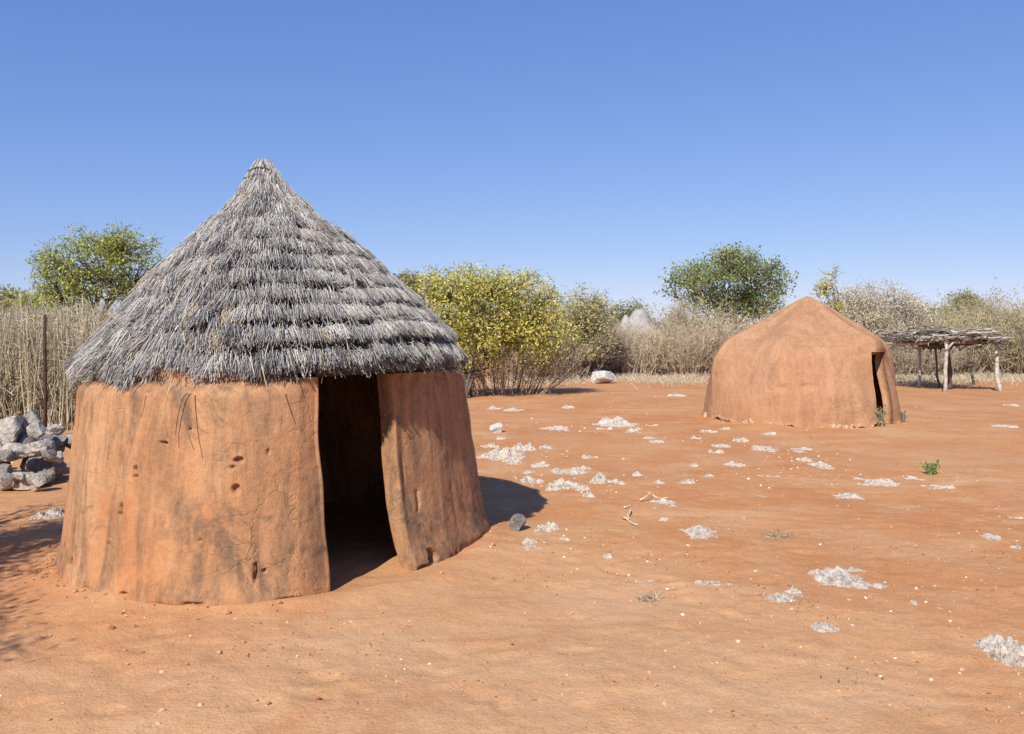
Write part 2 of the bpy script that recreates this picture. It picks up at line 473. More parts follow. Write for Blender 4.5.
def build_round_hut():
    root = thing('thatched_hut', 'round red mud hut with shaggy grey conical thatch roof and open dark doorway', 'hut', (HC[0], HC[1], 0))
    zr = np.concatenate([np.linspace(-.12, 0, 6)[:-1], np.linspace(0, 1.42, 176)])
    # outer columns run from the right jamb round the back to the left jamb
    u_out = np.concatenate([np.linspace(0, .19, 130)[:-1], np.linspace(.19, .62, 60)[:-1], np.linspace(.62, 1, 400)])
    nend = 12
    u_in = np.linspace(1, 0, 70)
    def loop_at(z):
        t = np.clip(z / 1.42, 0, 1.1)
        wob = .9 * math.sin(z * 4.2 + .5) + .5 * math.sin(z * 11)
        thR = -35.5 - 4.0 * t + .7 * math.sin(z * 5.0 + 2)
        thL = 294.5 - 2.0 * t + .45 * wob
        th_o = thR + u_out * (thL - thR)
        th_i = thR + u_in * (thL - thR)
        kb = .085 * np.exp(-((th_o - 22) / 38) ** 2) + .075 * np.exp(-((th_o - 262) / 30) ** 2)
        bat = .135 * t ** .9 - .035 * np.exp(-(t / .09) ** 2)
        ro = hut_r(th_o) - bat - kb * t
        ri = hut_r(th_i) - bat - .17
        # rounded ends
        a = np.linspace(0, PI, nend + 2)[1:-1]
        rmidL = hut_r(np.array([thL]))[0] - bat - .085
        rmidR = hut_r(np.array([thR]))[0] - bat - .085
        eL_r = rmidL + .085 * np.cos(a); eL_t = thL + np.degrees(np.sin(a) ** .6 * .03 / 1.5)
        eR_r = rmidR - .085 * np.cos(a); eR_t = thR - np.degrees(np.sin(a) ** .6 * .03 / 1.4)
        r = np.concatenate([ro, eL_r, ri, eR_r])
        th = np.radians(np.concatenate([th_o, eL_t, th_i, eR_t]))
        return r, th
    rows = []
    K = len(u_out) + len(u_in) + 2 * nend
    outer = np.zeros(K, bool); outer[:len(u_out)] = True; outer[len(u_out):len(u_out) + nend] = True; outer[-nend:] = True
    RR, TT = [], []
    for z in zr:
        r, th = loop_at(z); RR.append(r); TT.append(th)
    RR = np.array(RR); TT = np.array(TT); ZZ = np.repeat(zr[:, None], K, 1)
    P = np.stack([np.cos(TT) * 1.6, np.sin(TT) * 1.6, ZZ], -1)
    disp = fbm(P * 1.6, 3, 21) * .035 + fbm(P * 5.0, 3, 22) * .007 + fbm(P * 16, 3, 23, .6) * .003
    # hand-smoothed ridges, a little vertical
    disp += fbm(P * np.array([9, 9, 2.2]), 3, 31) * .004
    TD = (np.degrees(TT) + 180) % 360 - 180
    # holes, gouges and flaked spots
    def pit(px, py, wpx, hpx, depth, rot=0.):
        nonlocal disp
        ox, oy = (px - 512) / F_PX, -(py - HOR) / F_PX
        # where the ray meets the wall
        best = None
        for s in np.linspace(5.0, 7.6, 900):
            x, y, z = ox * s, s, CAM_H + oy * s
            rr = math.hypot(x - HC[0], y - HC[1]); th = math.degrees(math.atan2(y - HC[1], x - HC[0]))
            tt = min(max(z / 1.42, 0), 1.1)
            if rr < float(hut_r(np.array([th]))[0]) - .135 * tt ** .9:
                best = (th, z, s); break
        if not best: return
        th, z, s = best
        a = np.radians((TD - th + 180) % 360 - 180) * 1.6
        b = ZZ - z
        a, b = a * math.cos(rot) + b * math.sin(rot), -a * math.sin(rot) + b * math.cos(rot)
        q = (a / (wpx * s / F_PX * .44)) ** 2 + (b / (hpx * s / F_PX * .44)) ** 2
        q = q * (1 + .9 * fbm(P * 30, 2, 77))
        disp = disp - 1.25 * depth * np.exp(-q ** 3) * outer[None, :]
    for a in ((160, 444, 9, 4, .035), (132, 470, 5, 9, .03), (132, 477, 6, 4, .025), (119, 511, 5, 16, .04), (255, 574, 4, 18, .045), (237, 461, 9, 5, .03),
              (234, 490, 9, 12, .03), (107, 545, 3, 6, .03), (264, 571, 4, 4, .03), (72, 563, 8, 12, .035), (88, 590, 14, 14, .03), (111, 599, 18, 6, .03),
              (126, 594, 9, 5, .03), (231, 468, 4, 3, .02), (199, 541, 5, 4, .015), (185, 430, 3, 4, .02), (268, 452, 4, 8, .015), (430, 556, 14, 16, .06),
              (422, 566, 26, 5, .03), (455, 556, 8, 12, .03), (404, 470, 6, 30, .012), (445, 430, 5, 40, .012), (420, 500, 7, 22, .015), (196, 603, 20, 5, .02), (290, 598, 24, 4, .02)):
        pit(*a)
    disp = disp - .02 * np.exp(-((ZZ - .01) / .03) ** 2) * (fbm(P * 4, 3, 41) > .05) * outer[None, :]
    RR = RR + disp * np.where(outer, 1, .5)[None, :]
    tp = np.clip((ZZ - 1.29) / .12, 0, 1) ** 2
    RR = np.where(outer[None, :], RR - tp * np.maximum(RR - 1.41, 0) * .97, RR)
    ZZ[-1] = np.where(outer, ZZ[-1] - .004, ZZ[-1] + .06)
    V = np.stack([HC[0] + RR * np.cos(TT), HC[1] + RR * np.sin(TT), ZZ], -1)
    nr = len(zr)
    idx = np.arange(nr * K).reshape(nr, K)
    j = (np.arange(K) + 1) % K
    Fq = np.stack([idx[:-1], idx[:-1][:, j], idx[1:][:, j], idx[1:]], -1).reshape(-1, 4)
    mesh_obj('mud_wall', V.reshape(-1, 3), Fq, M['mud'], root)
    # beaten earth floor inside
    a = np.linspace(0, 2 * PI, 60, endpoint=False)
    # ---------------- roof
    prof = np.array([(.045, 3.08), (.09, 3.00), (.205, 2.80), (.365, 2.61), (.545, 2.42), (.775, 2.20), (1.00, 1.955), (1.20, 1.715), (1.355, 1.525), (1.445, 1.415)])
    seg = np.concatenate([[0], np.cumsum(np.linalg.norm(np.diff(prof, axis=0), axis=1))])
    SL = seg[-1]
    def surf(th, s, lift):
        s_ = np.clip(s, 0, SL)
        r = np.interp(s_, seg, prof[:, 0]); z = np.interp(s_, seg, prof[:, 1])
        ex = np.maximum(s - SL, 0)
        r = r + ex * .62; z = z - ex * .80
        up = np.maximum(-s, 0)
        z = z + np.minimum(up, .04)
        r = r + lift * .74; z = z + lift * .67
        t = np.clip(s / SL, 0, 1.1)
        cx = -2.06 + .13 * t; cy = 7.05
        td = np.degrees(th)
        # the eave dips a little in front-left and rises to the right
        ez = (.04 - .04 * np.exp(-((td + 112) / 26) ** 2) + .05 * np.exp(-((td + 28) / 45) ** 2)) * t ** 3
        bump = fbm(np.stack([np.cos(th) * 2.2, np.sin(th) * 2.2, s * 1.2], -1), 2, 61) * .045 * t
        return np.stack([cx + (r + bump) * np.cos(th), cy + (r + bump) * np.sin(th), z + ez + bump * .6], -1)
    # solid core
    sg = np.linspace(-.02, SL - .03, 60); tg = np.radians(np.linspace(-180, 180, 121)[:-1])
    S_, T_ = np.meshgrid(sg, tg, indexing='ij')
    V1 = surf(T_, S_, np.full_like(S_, -.035)); V2 = surf(T_, S_, np.full_like(S_, -.15))
    n1, k1 = S_.shape
    id1 = np.arange(n1 * k1).reshape(n1, k1); jj = (np.arange(k1) + 1) % k1
    Fa = np.stack([id1[:-1], id1[1:], id1[1:][:, jj], id1[:-1][:, jj]], -1).reshape(-1, 4)
    Fb = Fa[:, ::-1] + n1 * k1
    Fc = np.stack([id1[-1], id1[-1] + n1 * k1, id1[-1][jj] + n1 * k1, id1[-1][jj]], -1)
    core = mesh_obj('roof_core', np.concatenate([V1.reshape(-1, 3), V2.reshape(-1, 3)]), [Fa, Fb, Fc, id1[0][None, :]], M['thatchbase'], root)
    # straw, tier over tier
    mb = MB()
    tips = SL + .01 - np.array([0, .175, .37, .56, .75, .93, 1.10, 1.27, 1.43, 1.58, 1.72, 1.85, 1.96, 2.05])
    for k, st in enumerate(tips):
        rad = np.interp(np.clip(st, 0, SL), seg, prof[:, 0])
        N = int(900 + 7200 * rad)
        th = R.uniform(-PI, PI, N)
        nh = int(14 + 55 * rad)
        hr = np.random.RandomState(100 + k)
        hand = np.floor((th + PI + hr.normal(size=N) * .012) / (2 * PI) * nh).astype(int) % nh
        hd, ht, hl, hs = hr.normal(size=200), hr.normal(size=200), hr.normal(size=200), hr.normal(size=200)
        td = np.degrees(th)
        side = np.clip((td + 112) / 40, 0, 1) * (td > -150) * (td < 120)       # crisp tiers towards the door side, shaggier on the left
        wave = (.035 if k else .008) * fbm(np.stack([np.cos(th) * 3 + k * 7, np.sin(th) * 3, th * 0], -1), 2, 62)
        under = R.rand(N) < .10
        s1 = st + wave + R.normal(size=N) * (.032 - .019 * side) + ht[hand] * (.026 - .013 * side)
        L = R.uniform(.25, .36, N)
        s1 = np.where(under, s1 - R.rand(N) * .12, s1)
        s0 = np.maximum(s1 - L, -.03)
        swing = (R.normal(size=N) * .078 + hd[hand] * .07 * (1.4 - side)) / np.maximum(rad, .22) * .5
        depth = R.rand(N) ** 2
        top = (.092 + .060 * side + hl[hand] * .016) * min(1, rad * 1.2 + .2)
        lift1 = top * (1 - .45 * depth) + R.normal(size=N) * .006
        if k == 0: lift1 = .02 + .085 * R.rand(N) + .01 * hl[hand]; s1 = s1 + .012 + .016 * ht[hand]
        lift0 = -.055 + R.rand(N) * .02
        A = surf(th - swing * .5, s0, lift0)
        B0 = surf(th - swing * .1, s0 + (s1 - s0) * .38, lift0 * .6)
        B = surf(th + swing * .2, s0 + (s1 - s0) * .70, lift1 * .95)
        C = surf(th + swing * .6, s1, lift1 - .006)
        C[:, 2] -= np.abs(R.normal(size=N)) * .012
        V, Fq, m = needles(np.stack([A, B0, B, C], 1), R.uniform(.0022, .0038, N), R.uniform(.0012, .0022, N))
        warm = (hs[hand] > 1.7) & (R.rand(N) < .45) | (R.rand(N) < .03)
        tn = np.clip(.53 + R.normal(size=N) * .20 + .10 * hs[hand] , 0, .88)
        tn = np.where(warm, R.uniform(.90, 1, N), tn)
        mb.add(V, Fq, np.repeat(tn, m))
    # worn straw cap on the peak
    N = 420
    th = R.uniform(-PI, PI, N)
    A = surf(th, np.full(N, -.03), R.uniform(-.03, .02, N)); A[:, 2] += R.uniform(0, .03, N); C = surf(th + R.normal(size=N) * .25, R.uniform(.10, .26, N), R.uniform(.03, .055, N))
    V, Fq, m = needles(np.stack([A, (A + C) / 2 + np.array([0, 0, .012]), C], 1), .0042, .0025)
    mb.add(V, Fq, np.repeat(np.clip(R.normal(.6, .2, N), 0, .9), m))
    # stray straws lying across
    N = 900
    th = R.uniform(-PI, PI, N); s1 = .75 + (SL - .75) * np.sqrt(R.rand(N))
    lf = R.uniform(.08, .12, N); sw = R.normal(size=N) * .16
    A = surf(th, s1 - R.uniform(.15, .35, N), lf * .8); C = surf(th + sw / np.maximum(s1, .5), s1, lf)
    V, Fq, m = needles(np.stack([A, (A + C) / 2 + R.normal(size=(N, 3)) * .008, C], 1), .0036, .002)
    mb.add(V, Fq, np.repeat(np.clip(R.normal(.55, .2, N), 0, 1), m))
    # ragged fringe under the eave
    N = 1400
    th = R.uniform(-PI, PI, N)
    A = surf(th, SL - .1 + R.rand(N) * .06, np.full(N, -.02)); C = surf(th + R.normal(size=N) * .03, SL + .01 + np.abs(R.normal(size=N)) * .045, R.uniform(-.04, .03, N))
    C[:, 2] -= R.rand(N) * .03
    V, Fq, m = needles(np.stack([A, (A + C) / 2, C], 1), .005, .0025)
    mb.add(V, Fq, np.repeat(np.clip(R.normal(.45, .22, N), 0, 1), m))
    for (px, py, qx, qy, t) in ((172, 386, 163, 424, .97), (176, 386, 168, 438, .95), (181, 388, 194, 450, .3), (262, 374, 268, 392, .9), (128, 386, 119, 398, .9)):  # loose hanging straws; the one dark strand stands in for a straw's shadow
        Yd = 5.38 + abs(px - 217) * .0009
        a, b = at(px, py - 8, Yd - .03), at(qx, qy, Yd - .055)
        mb.tube(polyline(a, b, 5, .05), np.linspace(.004, .002, 5), 4, t)
    mb.build('thatch', M['thatch'], root)
    for zz, rr in ((3.02, .135), (2.955, .19)):
        m2 = MB()
        an = np.linspace(0, 2 * PI, 40)
        s_ = np.interp(-zz, -prof[:, 1], seg)
        m2.tube(surf(an - PI, np.full(40, s_) + .012 * np.sin(an * 3), np.full(40, .050)), .006, 5, .3, False)
        m2.build('binding_cord', M['wire'], root)
    return root
build_round_hut()

# ------------------------------------------------------------------ the domed mud hut
def build_dome_hut():
    c = np.array([5.9, 17.43])
    root = thing('domed_hut', 'smooth tan mud hut with low pointed mud dome and narrow side doorway', 'hut', (c[0], c[1], 0))
    prof = np.array([(1.955, -.05), (1.93, .0), (1.90, .3), (1.87, .6), (1.82, .95), (1.75, 1.25), (1.65, 1.46), (1.49, 1.61), (1.30, 1.72), (1.1, 1.84), (.8, 2.03), (.5, 2.225), (.25, 2.385), (.12, 2.455), (.05, 2.485), (.0, 2.49)])
    seg = np.concatenate([[0], np.cumsum(np.linalg.norm(np.diff(prof, axis=0), axis=1))])
    # smooth the profile
    sfine = np.linspace(0, seg[-1], 400)
    pr = np.stack([np.interp(sfine, seg, prof[:, 0]), np.interp(sfine, seg, prof[:, 1])], 1)
    k = np.ones(11) / 11
    prs = np.stack([np.convolve(np.pad(pr[:, i], 5, 'edge'), k, 'valid') for i in (0, 1)], 1)
    prs[-1] = (0.0, prs[-1, 1])
    DT, HW, DZ = -52.5, 10.5, 1.38      # door azimuth, half width (deg), head height
    cols = np.concatenate([np.linspace(DT - 180, DT - HW, 230)[:-1], np.linspace(DT - HW, DT + HW, 16), np.linspace(DT + HW, DT + 180, 140)[1:-1]])
    i0 = 229; i1 = i0 + 15
    rows = np.linspace(0, 399, 170).astype(int)
    pz = prs[rows]
    jr = int(np.argmax(pz[:, 1] > DZ))
    def grid(off):
        r = np.repeat(pz[:, 0:1], len(cols), 1); z = np.repeat(pz[:, 1:2], len(cols), 1)
        td = np.repeat(cols[None, :], len(pz), 0)
        # the doorway leans and narrows downwards
        e = np.clip((td - (DT - HW)) / (2 * HW), 0, 1) * np.exp(-np.maximum(td - DT - HW, 0) / 16)
        q = np.clip((1.42 - z) / .36, 0, 1); q = q * q * (3 - 2 * q)
        td = td - e * (1.0 * q + 6.5 * np.clip((1.15 - z) / 1.15, 0, 1) - .3 * np.sin(z * 4.5) * q) * (z < 1.45)
        th = np.radians(td)
        P = np.stack([np.cos(th) * 1.9, np.sin(th) * 1.9, z], -1)
        dsp = fbm(P * .9, 3, 51) * .045 + fbm(P * 3.2, 3, 52) * .015 + fbm(P * 10, 2, 53) * .006
        wd = 360 / 7.; fa = np.radians((td + 14 + 6 * np.sin(np.radians(td * 2))) % wd - wd / 2)
        fac = math.cos(math.radians(wd / 2)) / np.cos(fa) * 1.045 - 1
        dsp += r * fac * 1.0 * np.clip((z - .2) / 1.0, .15, 1) * np.clip((2.6 - z) / .4, 0, 1)
        # bulge: hood above the door and swollen right jamb
        dsp += .15 * np.exp(-((td - DT - 4) / 17) ** 2 - ((z - 1.55) / .20) ** 2)
        dsp += .05 * np.exp(-((td - (DT + HW + 9)) / 10) ** 2) * np.clip(1.5 - z, 0, 1) ** .3 * (z < 1.5)
        # flat worn plaster dents
        for (t0, z0, a0, b0, dd) in ((-150, .9, 5, .10, .02), (-105, .75, 4, .05, .03), (-118, .72, 2.5, .06, .035), (-88, 1.2, 12, .18, .02), (-64, .8, 7, .3, .02)):
            dsp -= dd * np.exp(-((td - t0) / a0) ** 2 - ((z - z0) / b0) ** 2)
        fade = np.clip(r / .4, 0, 1)
        r2 = np.maximum(r + dsp * fade - off * fade, 0.0)
        z2 = z - off * np.clip((z - 1.2) / .5, 0, 1) + dsp * .5 * (z > 1.5) * fade
        # broken lower edge
        low = np.exp(-(np.clip(z, 0, 9) / .06) ** 2)
        z2 = z2 + low * np.clip(.07 + .16 * fbm(np.stack([np.cos(th) * 7, np.sin(th) * 7, z * 0], -1), 5, 54, .7), -.02, .20)
        sh = .18 * np.clip((z - 1.2) / 1.2, 0, 1) - .03
        r2 = r2 - .07 * np.exp(-((td - 5) / 45) ** 2)
        return np.stack([c[0] + sh + r2 * np.cos(th), c[1] + r2 * np.sin(th), z2], -1)
    A, B = grid(0.0), grid(.16)
    n, m = A.shape[:2]
    ida = np.arange(n * m).reshape(n, m); idb = ida + n * m
    keep = np.ones((n - 1, m), bool)
    keep[:jr, i0:i1] = False
    j = (np.arange(m) + 1) % m
    qa = np.stack([ida[:-1], ida[:-1][:, j], ida[1:][:, j], ida[1:]], -1)[keep]
    qb = np.stack([idb[:-1], idb[1:], idb[1:][:, j], idb[:-1][:, j]], -1)[keep]
    rim = []
    for q in range(jr):
        rim.append((ida[q, i0], ida[q + 1, i0], idb[q + 1, i0], idb[q, i0]))
        rim.append((ida[q, i1], idb[q, i1], idb[q + 1, i1], ida[q + 1, i1]))
    for q in range(i0, i1):
        rim.append((ida[jr, q], ida[jr, q + 1], idb[jr, q + 1], idb[jr, q]))
    for q in range(m):
        if not (i0 <= q < i1):
            rim.append((ida[0, q], idb[0, q], idb[0, j[q]], ida[0, j[q]]))
    mesh_obj('mud_shell', np.concatenate([A.reshape(-1, 3), B.reshape(-1, 3)]), [qa, qb, np.array(rim)], M['mud2'], root)
    # crumbling footing under the plaster: one ragged ring of broken mud
    tq = np.radians(np.linspace(DT + HW + 3, DT + 360 - HW - 3, 620)); ph = np.linspace(0, PI, 16)
    T, H = np.meshgrid(tq, ph, indexing='ij')
    P = np.stack([np.cos(T) * 1.9, np.sin(T) * 1.9, H * .06], -1)
    lum = np.clip(.6 + fbm(P * 5.5, 4, 57, .6) * 1.5, .12, 1.5)
    rr = 1.86 + np.cos(H) * .11 * lum + fbm(P * 14, 3, 58) * .02
    zz = np.sin(H) * .12 * lum + fbm(P * 16, 3, 59) * .02 - .015
    V = np.stack([c[0] + rr * np.cos(T), c[1] + rr * np.sin(T), zz], -1).reshape(-1, 3)
    idx = np.arange(620 * 16).reshape(620, 16)
    mesh_obj('footing', V, np.stack([idx[:-1, :-1], idx[1:, :-1], idx[1:, 1:], idx[:-1, 1:]], -1).reshape(-1, 4), M['foundation'], root, None, False)

# ------------------------------------------------------------------ rocks
def ico(sub):
    import bmesh
    bm = bmesh.new(); bmesh.ops.create_icosphere(bm, subdivisions=sub, radius=1.0)
    V = np.array([v.co[:] for v in bm.verts]); F = np.array([[v.index for v in f.verts] for f in bm.faces]); bm.free()
    return V, F
ICO = {s: ico(s) for s in (1, 2, 3, 4, 5)}
def rock_mesh(sx, sy, sz, seed, sub=4, cuts=11, rough=.06):
    """broken stone: a ball cut by random planes, then roughened; half sizes sx, sy, sz"""
    r = np.random.RandomState(seed)
    V, F = ICO[sub]
    V = V.copy()
    for i in range(cuts):
        n = unit(r.normal(size=3)); d = r.uniform(.50, .85)
        k = V @ n - d
        V = V - np.maximum(k, 0)[:, None] * n * .93
    nrm = unit(V)
    V = V + nrm * (fbm(V * 1.8 + seed, 3, seed % 97) * rough * 1.6 + fbm(V * 6 + seed, 3, seed % 89) * rough)[:, None]
    V = V / np.abs(V).max(0)
    return V * np.array([sx, sy, sz]), F

def rock(name, label, cat, x, y, z, sx, sy, sz, rot, seed, mat, group=None, sub=4, tilt=0):
    V, F = rock_mesh(sx, sy, sz, seed, sub)
    ct, st = math.cos(tilt), math.sin(tilt)
    V = np.stack([V[:, 0] * ct - V[:, 2] * st, V[:, 1], V[:, 0] * st + V[:, 2] * ct], 1)
    c, s = math.cos(rot), math.sin(rot)
    V = np.stack([V[:, 0] * c - V[:, 1] * s, V[:, 0] * s + V[:, 1] * c, V[:, 2]], 1) + np.array([x, y, z])
    return tag(mesh_obj(name, V, F, mat, None, None, False, (x, y, z - sz)), label, cat, group)
build_dome_hut()

# low crusts of pale calcrete that break through the soil: px, py, w px, h px, height m, label
OUT = [
 (500, 457, 46, 26, .10, 'broad white stone crust beside the thatched hut, behind its shadow'),
 (523, 450, 24, 12, .10, 'white stone lump right behind the broad crust beside the thatched hut'),
 (541, 465, 20, 8, .05, 'small flat white crust right of the broad crust by the thatched hut'),
 (572, 471, 40, 10, .06, 'long narrow white crust in the middle ground, behind the cluster of three crusts'),
 (537, 482, 22, 11, .05, 'grey white crust just past the tip of the hut shadow'),
 (566, 486, 36, 14, .09, 'largest lump of the row of three white crusts right of the hut shadow'),
 (600, 483, 22, 12, .08, 'middle lump of the row of three white crusts right of the hut shadow'),
 (620, 484, 15, 10, .06, 'small last lump at the right end of the row of three white crusts'),
 (617, 424, 48, 14, .10, 'wide broken pale crust in front of the brush, below the white boulder'),
 (557, 429, 34, 8, .05, 'grey broken crust left of the wide pale crust below the brush'),
 (658, 442, 20, 5, .05, 'small pale crust alone between the wide crust and the domed hut'),
 (547, 529, 32, 12, .05, 'white crust right of the dark grey stone at the hut shadow'),
 (535, 546, 34, 11, .03, 'flat pale crust in front of the dark grey stone at the hut shadow'),
 (566, 540, 12, 6, .03, 'tiny white crust at the right of the flat pale crust near the hut'),
 (609, 557, 13, 6, .03, 'tiny pale crust alone in the open sand right of the hut'),
 (638, 578, 34, 9, .035, 'flat white crust in the bare sand of the centre foreground'),
 (712, 583, 46, 8, .03, 'thin curved pale crust in the bare sand of the centre foreground'),
 (660, 505, 38, 9, .04, 'pale curved crust with twigs beside it in the middle of the yard'),
 (699, 532, 42, 13, .06, 'bright white crust in the middle of the yard, nearer than the curved one'),
 (664, 519, 18, 8, .04, 'small white crust between the curved crust and the bright white crust'),
 (735, 466, 24, 8, .05, 'pale crust left of the domed hut, behind a small white one'),
 (709, 478, 12, 8, .05, 'small white crust in the yard left of the domed hut'),
 (720, 446, 22, 4, .05, 'thin white crust in front of the left end of the domed hut'),
 (515, 410, 24, 6, .06, 'grey crust in the shade line of the yellow bush'),
 (495, 409, 15, 5, .06, 'small grey crust close to the edge of the thatched hut wall'),
 (568, 408, 15, 5, .06, 'small grey crust at the far edge of the yellow bush shadow'),
 (590, 457, 18, 5, .04, 'narrow pale crust behind the long narrow white crust'),
 (766, 449, 40, 8, .07, 'long white crust in front of the middle of the domed hut'),
 (803, 450, 32, 6, .06, 'thin white crust right of the long one in front of the domed hut'),
 (805, 461, 15, 4, .05, 'tiny white crust nearest the lumpy crust in front of the domed hut'),
 (823, 467, 32, 9, .06, 'lumpy white crust in front of the domed hut, nearer than the thin ones'),
 (768, 477, 20, 4, .03, 'faint grey crust left of the crusts in front of the domed hut'),
 (874, 483, 42, 12, .07, 'grey white crust left of the small green plant'),
 (845, 497, 46, 9, .04, 'long flat pale crust nearer than the grey white one by the green plant'),
 (914, 480, 20, 4, .03, 'small pale crust just below the green plant'),
 (938, 488, 34, 6, .03, 'flat white crust just right below the green plant'),
 (847, 579, 72, 20, .07, 'large twin humped pale crust in the right foreground'),
 (788, 598, 46, 25, .08, 'rounded grey white crust in the right foreground left of the twin humped one'),
 (826, 627, 27, 13, .04, 'small grey crust nearest the camera below the twin humped crust'),
 (990, 539, 25, 9, .03, 'small white crust at the right edge, behind the darker one'),
 (1014, 551, 30, 9, .04, 'grey crust with dark litter at the right edge of the yard'),
 (1016, 518, 16, 5, .03, 'thin pale crust at the right edge of the yard, farthest of those there'),
 (1005, 655, 58, 36, .10, 'big rough white crust in the bottom right corner'),
 (1008, 405, 24, 5, .06, 'pale crust at the right edge in front of the brush shelter'),
 (1004, 426, 24, 4, .04, 'thin pale crust at the right edge, nearer than the brush shelter'),
 (677, 396, 20, 4, .06, 'thin pale crust left of the domed hut on the far ground'),
 (512, 462, 20, 9, .09, 'rough white lump leaning on the front of the broad crust by the thatched hut'),
 (490, 447, 18, 9, .08, 'white lump behind the broad crust, tight against the thatched hut outline'),
 (552, 490, 16, 8, .06, 'small white lump just left of the largest lump of the row of three'),
 (582, 490, 14, 7, .05, 'small white lump just right of the largest lump of the row of three'),
 (530, 472, 14, 6, .05, 'small pale lump between the broad crust and the small flat crust'),
 (604, 429, 16, 6, .08, 'pale lump at the left end of the wide broken crust below the boulder'),
 (634, 431, 18, 6, .08, 'pale lump at the right end of the wide broken crust below the boulder'),
 (46, 516, 34, 12, .07, 'pale crust lying between the stone pile and the thatched hut'),
 (765, 497, 14, 3, .02, 'tiny faint crust in the open yard before the domed hut'),
 (964, 594, 10, 4, .02, 'tiny pale crust alone in the bare right foreground'),
 (911, 606, 12, 5, .02, 'tiny grey crust alone in the bare foreground right of the twin humped one'),
]
def crust(px, py, wpx, hpx, hm, label, seed):
    x, y = gp(px, py)
    a = wpx * y / F_PX * .5
    b = min(hpx * y * y / (F_PX * CAM_H) * .5, a * 1.2)
    b = max(b, a * .35)
    n = int(np.clip(a * 2.7 / .009, 60, 170))
    g = np.linspace(-1.35, 1.35, n)
    U, W = np.meshgrid(g, g)
    r = np.random.RandomState(seed)
    rot = r.uniform(-.35, .35)
    P = np.stack([x + U * a, y + W * b, np.zeros_like(U) + seed * 1.7], -1)
    sc = 1.0 / max(a, .10)
    rho = np.hypot(U, W)
    wv = fbm(P * np.array([sc, sc * min(a / b, 2.2), 1]) * 1.5, 5, seed, .62) * 1.25
    d = .74 - .80 * rho ** 1.5 + wv
    d -= 3 * np.maximum(0, rho - 1.05)
    body = np.clip(d, -1, 1)
    lump1 = 1 - np.abs(fbm(P * np.clip(2.4 * sc, 5, 22), 4, seed + 3, .6)) * 2.2
    big = np.clip(.62 + fbm(P * np.clip(1.1 * sc, 2.5, 9), 3, seed + 11) * 1.3, .12, 1.4)
    hgt = .92 * hm * big * (np.clip(body, 0, 1) ** .6) * (.40 + .9 * np.clip(lump1, 0, 1)) + np.minimum(body, 0) * .12 - .010 + (body > 0) * fbm(P * 34, 3, seed + 5, .65) * .016
    hgt = np.maximum(hgt, -.06)
    Zc = gheight(P[..., 0], P[..., 1]) + hgt
    # undercut sides a bit so that the edges crumble
    jx = fbm(P * 18 + 5, 3, seed + 7) * .02; jy = fbm(P * 18 + 9, 3, seed + 8) * .02
    V = np.stack([P[..., 0] + jx, P[..., 1] + jy, Zc], -1).reshape(-1, 3)
    idx = np.arange(n * n).reshape(n, n)
    Fq = np.stack([idx[:-1, :-1], idx[:-1, 1:], idx[1:, 1:], idx[1:, :-1]], -1).reshape(-1, 4)
    hz = hgt.reshape(-1)
    keep = hz[Fq].max(1) > -.058
    # drop unused vertices
    Fq = Fq[keep]
    us, inv = np.unique(Fq, return_inverse=True)
    return tag(mesh_obj('stone_outcrop', V[us], inv.reshape(-1, 4), M['calcrete'], None, None, False, (x, y, 0)), label, 'rock', 'pale stone crusts breaking through the red earth')
for i, o in enumerate(OUT):
    crust(*o, 300 + i)
for i in range(22):
    crust(R.uniform(500, 770), 404 + 100 * R.rand() ** .8, R.uniform(8, 17), R.uniform(4, 6), R.uniform(.04, .08), 'tiny pale stone barely breaking the soil among the larger crusts of the middle ground', 500 + i)

# loose rocks
def ground_rock(px, py, w_, h_, label, mat, seed, name='boulder', dep=1.0, sink=.2):
    x, y = gp(px, py)
    sx = w_ * y / F_PX * .5; sz = h_ * y / F_PX * .5
    rock(name, label, 'rock', x, y + sx * dep * .7, sz * (1 - sink), sx, sx * dep, sz * (1 + sink * .5), R.uniform(-.3, .3), seed, mat)
ground_rock(603, 384, 27, 16, 'big white boulder in front of the dry brush', M['whiterock'], 21, dep=.8)
ground_rock(495, 434, 15, 13, 'blocky white stone standing on the ground right of the thatched hut', M['whiterock'], 22)
ground_rock(518, 532, 17, 18, 'dark grey upright stone at the edge of the hut shadow', M['darkrock'], 23, 'stone')

# the stone pile at the left
PILE = [  # px, py(centre), w, h, depth y, label
 (8, 432, 34, 36, 10.1, 'large pale rock at the top left of the stone pile'),
 (31, 422, 24, 24, 10.3, 'upright pale block crowning the stone pile'),
 (37, 432, 18, 18, 10.0, 'grey block just under the crowning block of the stone pile'),
 (53, 431, 20, 11, 10.4, 'flat slab at the upper right end of the stone pile'),
 (58, 443, 18, 13, 10.3, 'dark slab below the flat slab at the right of the stone pile'),
 (37, 449, 32, 17, 9.8, 'wide grey stone in the middle of the stone pile'),
 (54, 457, 18, 12, 9.8, 'pale stone at the lower right of the stone pile'),
 (16, 453, 28, 18, 9.7, 'pale rock in the middle of the stone pile, left of the wide grey one'),
 (25, 467, 24, 17, 9.5, 'grey rock at the foot of the stone pile'),
 (7, 475, 22, 17, 9.4, 'pale rock lowest at the left foot of the stone pile'),
 (43, 464, 22, 13, 9.75, 'dark rock at the right foot of the stone pile'),
 (35, 475, 10, 8, 9.35, 'single small pale stone fallen in front of the stone pile'),
 (-8, 452, 30, 24, 9.9, 'grey rock cut by the left picture edge in the stone pile'),
 (-12, 474, 26, 20, 9.5, 'rounded rock at the left picture edge at the foot of the stone pile'),
 (22, 440, 20, 16, 10.25, 'dark rock wedged between the two top blocks of the stone pile'),
]
